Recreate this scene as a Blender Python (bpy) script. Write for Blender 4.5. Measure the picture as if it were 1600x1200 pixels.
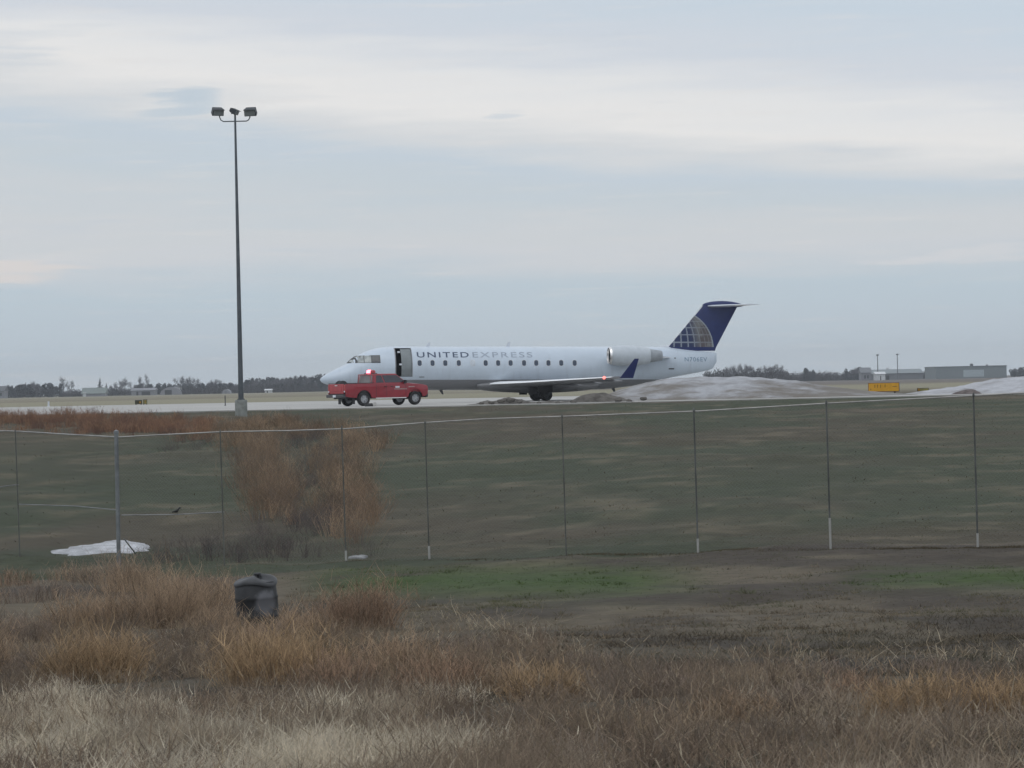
import bpy, bmesh, math, random
import numpy as np
from mathutils import Vector, Matrix

random.seed(7)
RNG = np.random.default_rng(11)
for o in list(bpy.data.objects):
    bpy.data.objects.remove(o)
scene = bpy.context.scene
COL = scene.collection
R = math.radians
# ------------------------------------------------------------------ camera
F = 4600.0            # focal length in photo pixels (photo 1600 wide)
ROLL = R(1.2)
HY = 602.0            # photo row of the horizon at mid width
CAMZ = 1.0            # camera height above the apron (z = 0)
cam_d = bpy.data.cameras.new('camera')
cam = bpy.data.objects.new('camera', cam_d)
COL.objects.link(cam)
cam_d.sensor_width = 36.0
cam_d.lens = 36.0 * F / 1600.0
cam_d.clip_start = 0.5
cam_d.clip_end = 30000
cam.matrix_world = (Matrix.Translation((0, 0, CAMZ)) @ Matrix.Rotation(ROLL, 4, 'Y')
                    @ Matrix.Rotation(R(90) + (HY - 600.0) / F, 4, 'X'))
cam_d.dof.use_dof = True
cam_d.dof.focus_distance = 150.0
cam_d.dof.aperture_fstop = 16.0
scene.camera = cam
scene.render.resolution_x = 1024
scene.render.resolution_y = 768

def lin(r, g, b):
    f = lambda c: (c / 255 / 12.92) if c / 255 <= 0.04045 else ((c / 255 + 0.055) / 1.055) ** 2.4
    return (f(r), f(g), f(b))

# ------------------------------------------------------------------ sky
SUN_EL, SUN_AZ = R(58), R(215)          # azimuth clockwise from +Y: behind the camera, to its left
world = bpy.data.worlds.new('World')
scene.world = world
world.use_nodes = True
nt = world.node_tree
nt.nodes.clear()
N = nt.nodes.new
L = nt.links.new

def math_node(tree, op, a, b=None, c=None, clamp=False):
    n = tree.nodes.new('ShaderNodeMath')
    n.operation = op
    n.use_clamp = clamp
    for i, v in enumerate((a, b, c)):
        if v is None:
            continue
        if isinstance(v, (int, float)):
            n.inputs[i].default_value = v
        else:
            tree.links.new(v, n.inputs[i])
    return n.outputs[0]

def smooth_node(tree, v, a, b):
    n = tree.nodes.new('ShaderNodeMapRange')
    n.interpolation_type = 'SMOOTHSTEP'
    tree.links.new(v, n.inputs[0])
    n.inputs[1].default_value = a
    n.inputs[2].default_value = b
    return n.outputs[0]

def mix_col(tree, fac, a, b, mode='MIX'):
    n = tree.nodes.new('ShaderNodeMix')
    n.data_type = 'RGBA'
    n.blend_type = mode
    if isinstance(fac, (int, float)):
        n.inputs[0].default_value = fac
    else:
        tree.links.new(fac, n.inputs[0])
    for i, v in ((6, a), (7, b)):
        if isinstance(v, tuple):
            n.inputs[i].default_value = (*v[:3], 1)
        else:
            tree.links.new(v, n.inputs[i])
    return n.outputs[2]

def sky_nodes():
    tc = N('ShaderNodeTexCoord')
    sep = N('ShaderNodeSeparateXYZ')
    L(tc.outputs['Generated'], sep.inputs[0])
    X, Y, Z = sep.outputs
    def noise(scale3, scale, detail, rough=0.5):
        mp = N('ShaderNodeMapping')
        mp.inputs['Scale'].default_value = scale3
        L(tc.outputs['Generated'], mp.inputs['Vector'])
        n = N('ShaderNodeTexNoise')
        n.inputs['Scale'].default_value = scale
        n.inputs['Detail'].default_value = detail
        n.inputs['Roughness'].default_value = rough
        L(mp.outputs[0], n.inputs['Vector'])
        return n.outputs['Fac']
    n_big = noise((1.0, 1.0, 7.0), 4.5, 4)
    n_mid = noise((1.0, 1.0, 12.0), 9.0, 5, 0.55)
    n_fine = noise((1.0, 1.0, 16.0), 24.0, 4, 0.6)
    # cloud layers: bands in elevation, the upper ones tilted down to the right
    tilt = smooth_node(nt, Z, 0.048, 0.085)
    t = math_node(nt, 'ADD', Z, math_node(nt, 'MULTIPLY', math_node(nt, 'MULTIPLY', X, 0.115), tilt))
    d1 = math_node(nt, 'MULTIPLY', math_node(nt, 'SUBTRACT', n_mid, 0.5), 0.030)
    d2 = math_node(nt, 'MULTIPLY', math_node(nt, 'SUBTRACT', n_big, 0.5), 0.022)
    t = math_node(nt, 'ADD', t, math_node(nt, 'ADD', d1, math_node(nt, 'MULTIPLY', d2, tilt)))
    ramp = N('ShaderNodeValToRGB')
    L(math_node(nt, 'MULTIPLY', t, 5.0), ramp.inputs[0])     # 0.2 rad -> 1
    stops = [(0.000, (193, 203, 212)), (0.018, (190, 202, 212)), (0.032, (189, 203, 213)),
             (0.045, (206, 210, 215)), (0.052, (206, 210, 214)), (0.064, (198, 207, 214)),
             (0.076, (196, 207, 217)), (0.086, (213, 216, 219)), (0.096, (231, 230, 229)),
             (0.106, (226, 227, 228)), (0.118, (208, 214, 222)), (0.140, (199, 211, 222)),
             (0.170, (205, 213, 223)), (0.200, (214, 219, 225))]
    cr = ramp.color_ramp
    while len(cr.elements) > 1:
        cr.elements.remove(cr.elements[-1])
    cr.elements[0].position = 0
    cr.elements[0].color = (*lin(*stops[0][1]), 1)
    for p, c in stops[1:]:
        e = cr.elements.new(p * 5)
        e.color = (*lin(*c), 1)
    col = ramp.outputs[0]
    # broken patches higher up and everywhere else, same cloud colours
    patch = smooth_node(nt, n_big, 0.35, 0.65)
    hi = mix_col(nt, patch, lin(200, 211, 223), lin(229, 230, 232))
    col = mix_col(nt, smooth_node(nt, Z, 0.15, 0.30), col, hi)
    # thin whitish streaks and faint grey ones
    st = math_node(nt, 'MULTIPLY', smooth_node(nt, n_fine, 0.52, 0.78), 0.30)
    col = mix_col(nt, st, col, lin(224, 221, 219))
    sg = math_node(nt, 'MULTIPLY', smooth_node(nt, n_mid, 0.42, 0.26), 0.35)
    col = mix_col(nt, sg, col, lin(186, 199, 212))
    # two small grey wisps below the bright layer
    def wisp(px, py, wx, wz, amt, c):
        nonlocal col
        du, dv = px - 800, py - HY
        ax = (du * math.cos(ROLL) - dv * math.sin(ROLL)) / F
        az = (-du * math.sin(ROLL) - dv * math.cos(ROLL)) / F
        a = math_node(nt, 'DIVIDE', math_node(nt, 'SUBTRACT', math_node(nt, 'DIVIDE', X, Y), ax), wx)
        bb = math_node(nt, 'ADD', math_node(nt, 'SUBTRACT', math_node(nt, 'DIVIDE', Z, Y), az), d1)
        b = math_node(nt, 'DIVIDE', bb, wz)
        r2 = math_node(nt, 'ADD', math_node(nt, 'POWER', math_node(nt, 'ABSOLUTE', a), 2.0),
                       math_node(nt, 'POWER', math_node(nt, 'ABSOLUTE', b), 2.0))
        g = math_node(nt, 'MULTIPLY', smooth_node(nt, r2, 1.0, 0.0), amt)
        g = math_node(nt, 'MULTIPLY', g, math_node(nt, 'GREATER_THAN', Y, 0.0))
        col = mix_col(nt, g, col, c)
    wisp(275, 160, 0.017, 0.0040, 0.75, lin(190, 203, 214))
    wisp(310, 152, 0.010, 0.0030, 0.6, lin(190, 203, 214))
    wisp(787, 178, 0.009, 0.0018, 0.6, lin(200, 209, 217))
    wisp(20, 420, 0.035, 0.0040, 0.6, lin(228, 218, 212))
    wisp(1480, 402, 0.040, 0.0026, 0.55, lin(218, 217, 219))
    sc = N('ShaderNodeVectorMath')
    sc.operation = 'SCALE'
    L(col, sc.inputs[0])
    sc.inputs['Scale'].default_value = 10.2
    ns = N('ShaderNodeTexSky')
    ns.sky_type = 'NISHITA'
    ns.sun_disc = False
    ns.sun_elevation = SUN_EL
    ns.sun_rotation = SUN_AZ
    # the cloud sheet brightens towards the zenith, as an overcast does
    zen = N('ShaderNodeVectorMath')
    zen.operation = 'SCALE'
    L(sc.outputs[0], zen.inputs[0])
    L(math_node(nt, 'ADD', 1.0, math_node(nt, 'MULTIPLY', smooth_node(nt, Z, 0.15, 0.9), 0.15)), zen.inputs['Scale'])
    fin = mix_col(nt, 0.97, ns.outputs[0], zen.outputs[0])
    bg = N('ShaderNodeBackground')
    bg.inputs['Strength'].default_value = 0.10
    L(fin, bg.inputs[0])
    out = N('ShaderNodeOutputWorld')
    L(bg.outputs[0], out.inputs[0])
sky_nodes()

sun_d = bpy.data.lights.new('sun', 'SUN')
sun_d.energy = 0.5
sun_d.angle = R(50)
sun_d.color = (1.0, 0.96, 0.92)
sun = bpy.data.objects.new('sun', sun_d)
COL.objects.link(sun)
dirv = Vector((math.sin(SUN_AZ) * math.cos(SUN_EL), math.cos(SUN_AZ) * math.cos(SUN_EL), math.sin(SUN_EL)))
sun.rotation_euler = dirv.to_track_quat('Z', 'Y').to_euler()

vs = scene.view_settings
vs.view_transform = 'Standard'
vs.look = 'None'
vs.exposure = 0.0
vs.gamma = 1.0
vs.use_curve_mapping = False
scene.render.engine = 'CYCLES'
scene.cycles.max_bounces = 6
scene.cycles.diffuse_bounces = 3
scene.cycles.glossy_bounces = 3
scene.cycles.transmission_bounces = 3
scene.cycles.volume_bounces = 0

# ------------------------------------------------------------------ helpers
def P(px, py, D):
    """photo pixel + distance along the view -> world point"""
    du, dv = px - 800.0, py - HY
    return Vector(((du * math.cos(ROLL) - dv * math.sin(ROLL)) * D / F, D,
                   CAMZ + (-du * math.sin(ROLL) - dv * math.cos(ROLL)) * D / F))

def px_of(x, y, z):
    a, b = x / y * F, (z - CAMZ) / y * F
    return (800 + a * math.cos(ROLL) - b * math.sin(ROLL), HY - a * math.sin(ROLL) - b * math.cos(ROLL))

def lerp(a, b, t):
    return a + (b - a) * t

def sstep(a, b, v):
    t = np.clip((v - a) / (b - a), 0, 1)
    return t * t * (3 - 2 * t)

_perm = RNG.random((256, 256))
def vnoise(x, y):
    x = np.asarray(x, float); y = np.asarray(y, float)
    xi, yi = np.floor(x).astype(int), np.floor(y).astype(int)
    fx, fy = x - xi, y - yi
    fx = fx * fx * (3 - 2 * fx); fy = fy * fy * (3 - 2 * fy)
    g = lambda i, j: _perm[i % 256, j % 256]
    return lerp(lerp(g(xi, yi), g(xi + 1, yi), fx), lerp(g(xi, yi + 1), g(xi + 1, yi + 1), fx), fy)

def fbm(x, y, o=4):
    s, a, t = 0.0, 0.5, 0.0
    x = np.asarray(x, float); y = np.asarray(y, float)
    for k in range(o):
        s = s + a * vnoise(x * 2 ** k + 17.3 * k, y * 2 ** k + 5.1 * k)
        t += a
        a *= 0.5
    return s / t

class MB:
    """collects shapes, builds ONE mesh object"""
    def __init__(self):
        self.v, self.f, self.m = [], [], []
    def add(self, vs_, fs, mi=0):
        o = len(self.v)
        self.v += [tuple(p) for p in vs_]
        self.f += [tuple(i + o for i in f) for f in fs]
        self.m += [mi] * len(fs)
        return self
    def box(self, x0, x1, y0, y1, z0, z1, mi=0):
        vs_ = [(x, y, z) for z in (z0, z1) for y in (y0, y1) for x in (x0, x1)]
        return self.add(vs_, [(0, 2, 3, 1), (4, 5, 7, 6), (0, 1, 5, 4), (2, 6, 7, 3), (0, 4, 6, 2), (1, 3, 7, 5)], mi)
    def tube(self, pts, rad, n=10, mi=0, cap=True):
        pts = [Vector(p) for p in pts]
        rs = rad if isinstance(rad, (list, tuple)) else [rad] * len(pts)
        rings = []
        up = None
        for i, p in enumerate(pts):
            d = (pts[min(i + 1, len(pts) - 1)] - pts[max(i - 1, 0)]).normalized()
            if up is None:
                up = Vector((0, 0, 1)) if abs(d.z) < 0.9 else Vector((1, 0, 0))
            a = d.cross(up).normalized()
            b = a.cross(d).normalized()
            up = b
            rings.append([p + (a * math.cos(2 * math.pi * k / n) + b * math.sin(2 * math.pi * k / n)) * rs[i] for k in range(n)])
        self.loft(rings, mi, cap)
        return self
    def loft(self, rings, mi=0, cap=True, skip=None):
        n = len(rings[0])
        vs_ = [p for r in rings for p in r]
        fs = []
        for i in range(len(rings) - 1):
            for k in range(n):
                if skip and skip(i, k):
                    continue
                k2 = (k + 1) % n
                fs.append((i * n + k, i * n + k2, (i + 1) * n + k2, (i + 1) * n + k))
        if cap:
            fs.append(tuple(range(n - 1, -1, -1)))
            fs.append(tuple((len(rings) - 1) * n + k for k in range(n)))
        return self.add(vs_, fs, mi)
    def lathe(self, prof, origin=(0, 0, 0), axis='z', n=24, mi=0, cap=False):
        rings = []
        ox, oy, oz = origin
        for (r, h) in prof:
            ring = []
            for k in range(n):
                a = 2 * math.pi * k / n
                c, s = r * math.cos(a), r * math.sin(a)
                ring.append({'z': (ox + c, oy + s, oz + h), 'x': (ox + h, oy + c, oz + s), 'y': (ox + s, oy + h, oz + c)}[axis])
            rings.append(ring)
        return self.loft(rings, mi, cap)
    def extrude(self, poly, y0, y1, mi=0):
        """polygon in (x, z), extruded along y"""
        n = len(poly)
        vs_ = [(x, y0, z) for x, z in poly] + [(x, y1, z) for x, z in poly]
        fs = [tuple(range(n)), tuple(range(2 * n - 1, n - 1, -1))]
        fs += [(k, k + n, (k + 1) % n + n, (k + 1) % n) for k in range(n)]
        return self.add(vs_, fs, mi)
    def build(self, name, mats, parent=None, smooth=False, loc=None, rot=None, bevel=0, angle=40):
        me = bpy.data.meshes.new(name)
        me.from_pydata(self.v, [], self.f)
        mats = mats if isinstance(mats, (list, tuple)) else [mats]
        for m in mats:
            me.materials.append(m)
        me.polygons.foreach_set('material_index', self.m)
        bm = bmesh.new()
        bm.from_mesh(me)
        bmesh.ops.recalc_face_normals(bm, faces=bm.faces)
        if bevel:
            es = [e for e in bm.edges if len(e.link_faces) == 2 and e.calc_face_angle(0) > R(30)]
            bmesh.ops.bevel(bm, geom=es, offset=bevel, segments=2, affect='EDGES', profile=0.6)
        if smooth:
            for f in bm.faces:
                f.smooth = True
            for e in bm.edges:
                if len(e.link_faces) == 2 and e.calc_face_angle(0) > R(angle):
                    e.smooth = False
        bm.to_mesh(me)
        bm.free()
        o = bpy.data.objects.new(name, me)
        COL.objects.link(o)
        if parent:
            o.parent = parent
        if loc is not None:
            o.location = loc
        if rot is not None:
            o.rotation_euler = rot
        return o

def tag(o, label=None, cat=None, group=None, kind=None):
    if label: o['label'] = label
    if cat: o['category'] = cat
    if group: o['group'] = group
    if kind: o['kind'] = kind
    return o

def empty(name, loc=(0, 0, 0), rot=(0, 0, 0)):
    o = bpy.data.objects.new(name, None)
    o.empty_display_size = 0.3
    COL.objects.link(o)
    o.location = loc
    o.rotation_euler = rot
    return o

def copy_tree(o, parent=None):
    c = o.copy()
    COL.objects.link(c)
    c.parent = parent
    for ch in o.children:
        copy_tree(ch, c)
    return c

def mat(name, rgb, rough=0.6, metal=0.0, var=0.12, scale=3.0, bump=0.0, bscale=20.0, coat=0.0, second=None, emit=0, spec=0.5, stretch=(1, 1, 1)):
    m = bpy.data.materials.new(name)
    m.use_nodes = True
    t = m.node_tree
    b = t.nodes['Principled BSDF']
    b.inputs['Roughness'].default_value = rough
    b.inputs['Metallic'].default_value = metal
    b.inputs['Coat Weight'].default_value = coat
    b.inputs['Specular IOR Level'].default_value = spec
    tc = t.nodes.new('ShaderNodeTexCoord')
    mp = t.nodes.new('ShaderNodeMapping')
    mp.inputs['Scale'].default_value = stretch
    t.links.new(tc.outputs['Object'], mp.inputs[0])
    n = t.nodes.new('ShaderNodeTexNoise')
    n.inputs['Scale'].default_value = scale
    n.inputs['Detail'].default_value = 5
    n.inputs['Roughness'].default_value = 0.6
    t.links.new(mp.outputs[0], n.inputs['Vector'])
    a = tuple(c * (1 - var) for c in rgb)
    c2 = second if second else tuple(min(1, c * (1 + var)) for c in rgb)
    f = smooth_node(t, n.outputs['Fac'], 0.3, 0.7)
    col = mix_col(t, f, a, c2)
    t.links.new(col, b.inputs['Base Color'])
    if bump:
        n2 = t.nodes.new('ShaderNodeTexNoise')
        n2.inputs['Scale'].default_value = bscale
        n2.inputs['Detail'].default_value = 4
        t.links.new(tc.outputs['Object'], n2.inputs['Vector'])
        bp = t.nodes.new('ShaderNodeBump')
        bp.inputs['Strength'].default_value = bump
        bp.inputs['Distance'].default_value = 0.05
        t.links.new(n2.outputs['Fac'], bp.inputs['Height'])
        t.links.new(bp.outputs[0], b.inputs['Normal'])
    if emit:
        b.inputs['Emission Color'].default_value = (*rgb, 1)
        b.inputs['Emission Strength'].default_value = emit
    return m

def attr_mat(name, rough=0.85, var=0.25, scale=6.0, bump=0.0, bscale=8.0, spec=0.2, trans=0.0):
    m = bpy.data.materials.new(name)
    m.use_nodes = True
    t = m.node_tree
    b = t.nodes['Principled BSDF']
    b.inputs['Roughness'].default_value = rough
    b.inputs['Specular IOR Level'].default_value = spec
    at = t.nodes.new('ShaderNodeAttribute')
    at.attribute_name = 'col'
    col = at.outputs['Color']
    tc = t.nodes.new('ShaderNodeTexCoord')
    if var:
        n = t.nodes.new('ShaderNodeTexNoise')
        n.inputs['Scale'].default_value = scale
        n.inputs['Detail'].default_value = 6
        n.inputs['Roughness'].default_value = 0.65
        t.links.new(tc.outputs['Object'], n.inputs['Vector'])
        g = t.nodes.new('ShaderNodeMapRange')
        t.links.new(n.outputs['Fac'], g.inputs[0])
        g.inputs[1].default_value = 0.3
        g.inputs[2].default_value = 0.7
        g.inputs[3].default_value = 1 - var
        g.inputs[4].default_value = 1 + var
        sc = t.nodes.new('ShaderNodeVectorMath')
        sc.operation = 'SCALE'
        t.links.new(col, sc.inputs[0])
        t.links.new(g.outputs[0], sc.inputs['Scale'])
        col = sc.outputs[0]
    t.links.new(col, b.inputs['Base Color'])
    if bump:
        n2 = t.nodes.new('ShaderNodeTexNoise')
        n2.inputs['Scale'].default_value = bscale
        n2.inputs['Detail'].default_value = 5
        t.links.new(tc.outputs['Object'], n2.inputs['Vector'])
        bp = t.nodes.new('ShaderNodeBump')
        bp.inputs['Strength'].default_value = bump
        bp.inputs['Distance'].default_value = 0.1
        t.links.new(n2.outputs['Fac'], bp.inputs['Height'])
        t.links.new(bp.outputs[0], b.inputs['Normal'])
    return m

def np_mesh(name, verts, quads=None, tris=None, cols=None, mats=None, smooth=False):
    me = bpy.data.meshes.new(name)
    nq = 0 if quads is None else len(quads)
    nt_ = 0 if tris is None else len(tris)
    me.vertices.add(len(verts))
    me.vertices.foreach_set('co', np.asarray(verts, np.float32).ravel())
    loops = np.concatenate(([np.asarray(quads, np.int32).ravel()] if nq else []) + ([np.asarray(tris, np.int32).ravel()] if nt_ else []))
    me.loops.add(len(loops))
    me.loops.foreach_set('vertex_index', loops)
    me.polygons.add(nq + nt_)
    tot = np.concatenate([np.full(nq, 4), np.full(nt_, 3)]).astype(np.int32)
    start = np.concatenate([[0], np.cumsum(tot)[:-1]]).astype(np.int32)
    me.polygons.foreach_set('loop_start', start)
    me.update(calc_edges=True)
    if smooth:
        me.polygons.foreach_set('use_smooth', np.ones(nq + nt_, bool))
    if cols is not None:
        ca = me.color_attributes.new('col', 'FLOAT_COLOR', 'POINT')
        c4 = np.ones((len(verts), 4), np.float32)
        c4[:, :3] = cols
        ca.data.foreach_set('color', c4.ravel())
    for m in (mats or []):
        me.materials.append(m)
    o = bpy.data.objects.new(name, me)
    COL.objects.link(o)
    return o

# ------------------------------------------------------------------ terrain
KD = np.array([-60, 0, 8, 17, 24, 32, 42, 52, 60, 68, 100, 150, 156, 9000.0])
KL = np.array([-.7, -.75, -.82, -1.22, -1.72, -2.08, -2.40, -2.62, -2.70, -2.68, -1.62, -.06, -.04, -.04])   # left
KR = np.array([-.7, -.75, -.82, -1.18, -1.60, -1.92, -2.15, -2.27, -2.27, -2.10, -1.36, -.06, -.04, -.04])   # right

def ground(x, y, rough=True):
    x = np.asarray(x, float); y = np.asarray(y, float)
    t = sstep(-9, 9, x)
    z = lerp(np.interp(y, KD, KL), np.interp(y, KD, KR), t)
    if rough:
        near = sstep(165, 140, y)
        z = z + near * ((fbm(x * .35, y * .35, 3) - .5) * .28 + (fbm(x * 1.7 + 9, y * 1.7, 3) - .5) * .10)
    return z

def gz(x, y):
    return float(ground(x, y))

def hit(px, py, lo=8, hi=150):
    """where the pixel's ray meets the sloping ground"""
    best = None
    for D in np.arange(lo, hi, .5):
        p = P(px, py, D)
        if p.z <= float(ground(p.x, p.y, False)):
            return p
        best = p
    return best

def ramp_cols(t, c0, c1):
    t = np.asarray(t)[:, None]
    return np.asarray(c0)[None] * (1 - t) + np.asarray(c1)[None] * t

def build_ground():
    ys = np.concatenate([np.arange(-30, 10, 2.0), np.arange(10, 66, .35), np.arange(66, 160, .8), 160 * 1.09 ** np.arange(0, 46)])
    xs = np.concatenate([-18 * 1.16 ** np.arange(40, 0, -1), np.arange(-18, 18.01, .35), 18 * 1.16 ** np.arange(1, 41)])
    gx, gy = np.meshgrid(xs, ys)
    x, y = gx.ravel(), gy.ravel()
    z = ground(x, y)
    # photo-like zones of turf
    ysafe = np.maximum(y, 5)
    a = x / ysafe * F
    b = (z - CAMZ) / ysafe * F
    px = 800 + a * math.cos(ROLL) - b * math.sin(ROLL)
    py = HY - a * math.sin(ROLL) - b * math.cos(ROLL)
    n1 = fbm(x * .5, y * .5, 4); n2 = fbm(x * .12 + 40, y * .12, 3); n3 = fbm(x * .7 + 8, y * .8 + 3, 4)
    slope_brown = np.array(lin(69, 63, 50)); slope_green = np.array(lin(56, 62, 45)); dry = np.array(lin(110, 101, 84))
    soil = np.array(lin(56, 50, 43)); green = np.array(lin(56, 72, 34)); field = np.array(lin(134, 130, 110))
    c = ramp_cols(sstep(.38, .62, n2), slope_brown, slope_green)
    mid = np.exp(-((py - 745) / 45) ** 2) * (y > 60) * .75
    c = c * (1 - mid[:, None]) + slope_green * mid[:, None]
    st = sstep(.50, .72, n3 * .7 + n1 * .3) * .48 * (y > 60)
    c = c * (1 - st[:, None]) + dry * st[:, None]
    near = (y < 58).astype(float)
    cn = ramp_cols(sstep(.4, .6, n1), soil, np.array(lin(78, 71, 59)))
    cn = cn * (1 + .35 * sstep(31, 38, y))[:, None]
    c = c * (1 - near[:, None]) + cn * near[:, None]
    gband = (np.exp(-((py - 908) / 26) ** 2) * sstep(430, 560, px) * sstep(1150, 960, px)
             + np.exp(-((py - 903) / 16) ** 2) * sstep(1290, 1400, px)) * near * sstep(.3, .55, n1 + .1)
    gband = np.clip(gband, 0, 1)[:, None]
    c = c * (1 - gband) + green * gband
    far = sstep(165, 260, y)[:, None]
    fc = ramp_cols(sstep(.35, .65, fbm(x * .004, y * .01 + 3, 3)), field, np.array(lin(120, 113, 97)))
    plough = (sstep(20, 60, x) * sstep(420, 600, y))[:, None]
    fc = fc * (1 - plough) + np.array(lin(104, 98, 92)) * plough
    c = c * (1 - far) + fc * far
    nx, ny = len(xs), len(ys)
    idx = np.arange(nx * ny).reshape(ny, nx)
    q = np.stack([idx[:-1, :-1], idx[:-1, 1:], idx[1:, 1:], idx[1:, :-1]], -1).reshape(-1, 4)
    g = np_mesh('ground', np.stack([x, y, z], 1), quads=q, cols=c,
                mats=[attr_mat('turf', var=.25, scale=2.2, bump=.35, bscale=5)], smooth=True)
    tag(g, kind='structure')
build_ground()

M_conc = mat('concrete', lin(168, 167, 164), .85, var=.10, scale=.12, bump=.15, bscale=6)
def build_apron():
    near = [(-160, 153), (-40, 153), (-14, 153.5), (0, 154.5), (14, 156), (34, 157), (120, 160)]
    far = [(120, 171), (34, 171), (22, 173), (10, 240), (-14, 250), (-60, 262), (-160, 290)]
    vs_ = [(x, y, 0.0) for x, y in near + far]
    n = len(vs_)
    mb = MB()
    mb.add(vs_ + [(x, y, -.12) for x, y, _ in vs_], [tuple(range(n))] + [(k, (k + 1) % n, (k + 1) % n + n, k + n) for k in range(n)])
    tag(mb.build('apron_pavement', M_conc), kind='structure')
build_apron()

# ------------------------------------------------------------------ shared materials
M_white = mat('white_paint', (.64, .68, .74), .28, var=.04, scale=.8, coat=.3)
M_bluep = mat('navy_paint', (.008, .021, .115), .35, var=.10, scale=2, coat=.2)
M_greyp = mat('belly_grey_paint', (.23, .235, .25), .45, var=.15, scale=1.0)
M_metal = mat('bare_metal', (.80, .80, .80), .28, metal=.9, var=.05)
M_dmetal = mat('dark_metal', (.06, .065, .07), .5, metal=.4)
M_black = mat('black_rubber', (.016, .016, .017), .75, var=.3, scale=8)
M_glass = mat('dark_glass', (.035, .042, .05), .08, var=.1, coat=.6)
M_glass2 = mat('pale_glass', (.30, .33, .33), .12, var=.25, scale=2.5, coat=.6)  # pale base colour stands in for sky reflected in the cockpit panes
M_galv = mat('galvanised_steel', (.22, .23, .235), .5, metal=.55, var=.2, scale=5)
M_red = mat('red_paint', (.26, .009, .022), .32, var=.12, scale=2.5, coat=.5)
M_rub = mat('black_plastic', (.02, .02, .022), .55)

# ------------------------------------------------------------------ aeroplane
TH = R(10.0)
PITCH = R(1.06)
XG = 13.7
FX = np.array([0, .12, .35, .7, 1.1, 1.73, 2.14, 2.6, 3.12, 3.8, 4.53, 5.5, 7, 12, 17.2, 19.2, 20.7, 21.9, 23.1, 24.2, 24.75, 24.95])
FT = np.array([1.36, 1.50, 1.65, 1.85, 2.05, 2.37, 2.73, 2.96, 3.16, 3.315, 3.365, 3.365, 3.365, 3.365, 3.365, 3.365, 3.36, 3.30, 3.16, 3.06, 3.01, 2.96])
FB = np.array([1.30, 1.16, 1.06, .98, .90, .82, .79, .75, .72, .69, .675, .675, .675, .675, .69, .86, 1.14, 1.40, 1.62, 1.83, 2.02, 2.40])
FW = np.array([.03, .20, .40, .60, .78, .99, 1.08, 1.18, 1.26, 1.32, 1.345, 1.345, 1.345, 1.345, 1.345, 1.22, 1.02, .83, .60, .34, .18, .05])

def _pchip(xk, yk, x):
    xk = np.asarray(xk); yk = np.asarray(yk)
    h = np.diff(xk); d = np.diff(yk) / h
    m = np.zeros_like(yk)
    m[0], m[-1] = d[0], d[-1]
    for i in range(1, len(xk) - 1):
        if d[i - 1] * d[i] > 0:
            w1, w2 = 2 * h[i] + h[i - 1], h[i] + 2 * h[i - 1]
            m[i] = (w1 + w2) / (w1 / d[i - 1] + w2 / d[i])
    i = np.clip(np.searchsorted(xk, x) - 1, 0, len(h) - 1)
    t = (x - xk[i]) / h[i]
    return ((2 * t ** 3 - 3 * t ** 2 + 1) * yk[i] + (t ** 3 - 2 * t ** 2 + t) * h[i] * m[i]
            + (-2 * t ** 3 + 3 * t ** 2) * yk[i + 1] + (t ** 3 - t ** 2) * h[i] * m[i + 1])

def fus(x):
    t, b, w = (float(_pchip(FX, k, np.array(x))) for k in (FT, FB, FW))
    return (t + b) / 2, (t - b) / 2, w          # centre z, half height, half width

def side_pt(x, z, off=0.0, s=-1):
    """point on the fuselage skin at height z (s=-1 port side, towards the camera)"""
    c, h, w = fus(x)
    k = max(-.995, min(.995, (z - c) / h))
    y = w * math.sqrt(1 - k * k)
    n = Vector((0, y / w ** 2, k / h)).normalized()
    return (x - XG, s * (y + n.y * off), z + n.z * off)

def side_patch(mb, poly, off, mi=0, nz=6, s=-1):
    """a skin patch: polygon in (x, z) cut into strips along z"""
    bm = bmesh.new()
    bm.faces.new([bm.verts.new((x, 0, z)) for x, z in poly])
    zs = [p[1] for p in poly]
    xs = [p[0] for p in poly]
    for k in range(1, nz):
        zc = lerp(min(zs), max(zs), k / nz)
        bmesh.ops.bisect_plane(bm, geom=bm.verts[:] + bm.edges[:] + bm.faces[:], plane_co=(0, 0, zc), plane_no=(0, 0, 1))
    nx = max(1, int((max(xs) - min(xs)) / .25))
    for k in range(1, nx):
        xc = lerp(min(xs), max(xs), k / nx)
        bmesh.ops.bisect_plane(bm, geom=bm.verts[:] + bm.edges[:] + bm.faces[:], plane_co=(xc, 0, 0), plane_no=(1, 0, 0))
    bm.verts.index_update()
    mb.add([side_pt(v.co.x, v.co.z, off, s) for v in bm.verts], [tuple(v.index for v in f.verts) for f in bm.faces], mi)
    bm.free()

def rrect(x0, x1, z0, z1, r, n=4):
    pts = []
    for cx, cz, a0 in ((x1 - r, z1 - r, 0), (x0 + r, z1 - r, 90), (x0 + r, z0 + r, 180), (x1 - r, z0 + r, 270)):
        for k in range(n + 1):
            a = R(a0 + 90 * k / n)
            pts.append((cx + r * math.cos(a), cz + r * math.sin(a)))
    return pts

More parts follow.
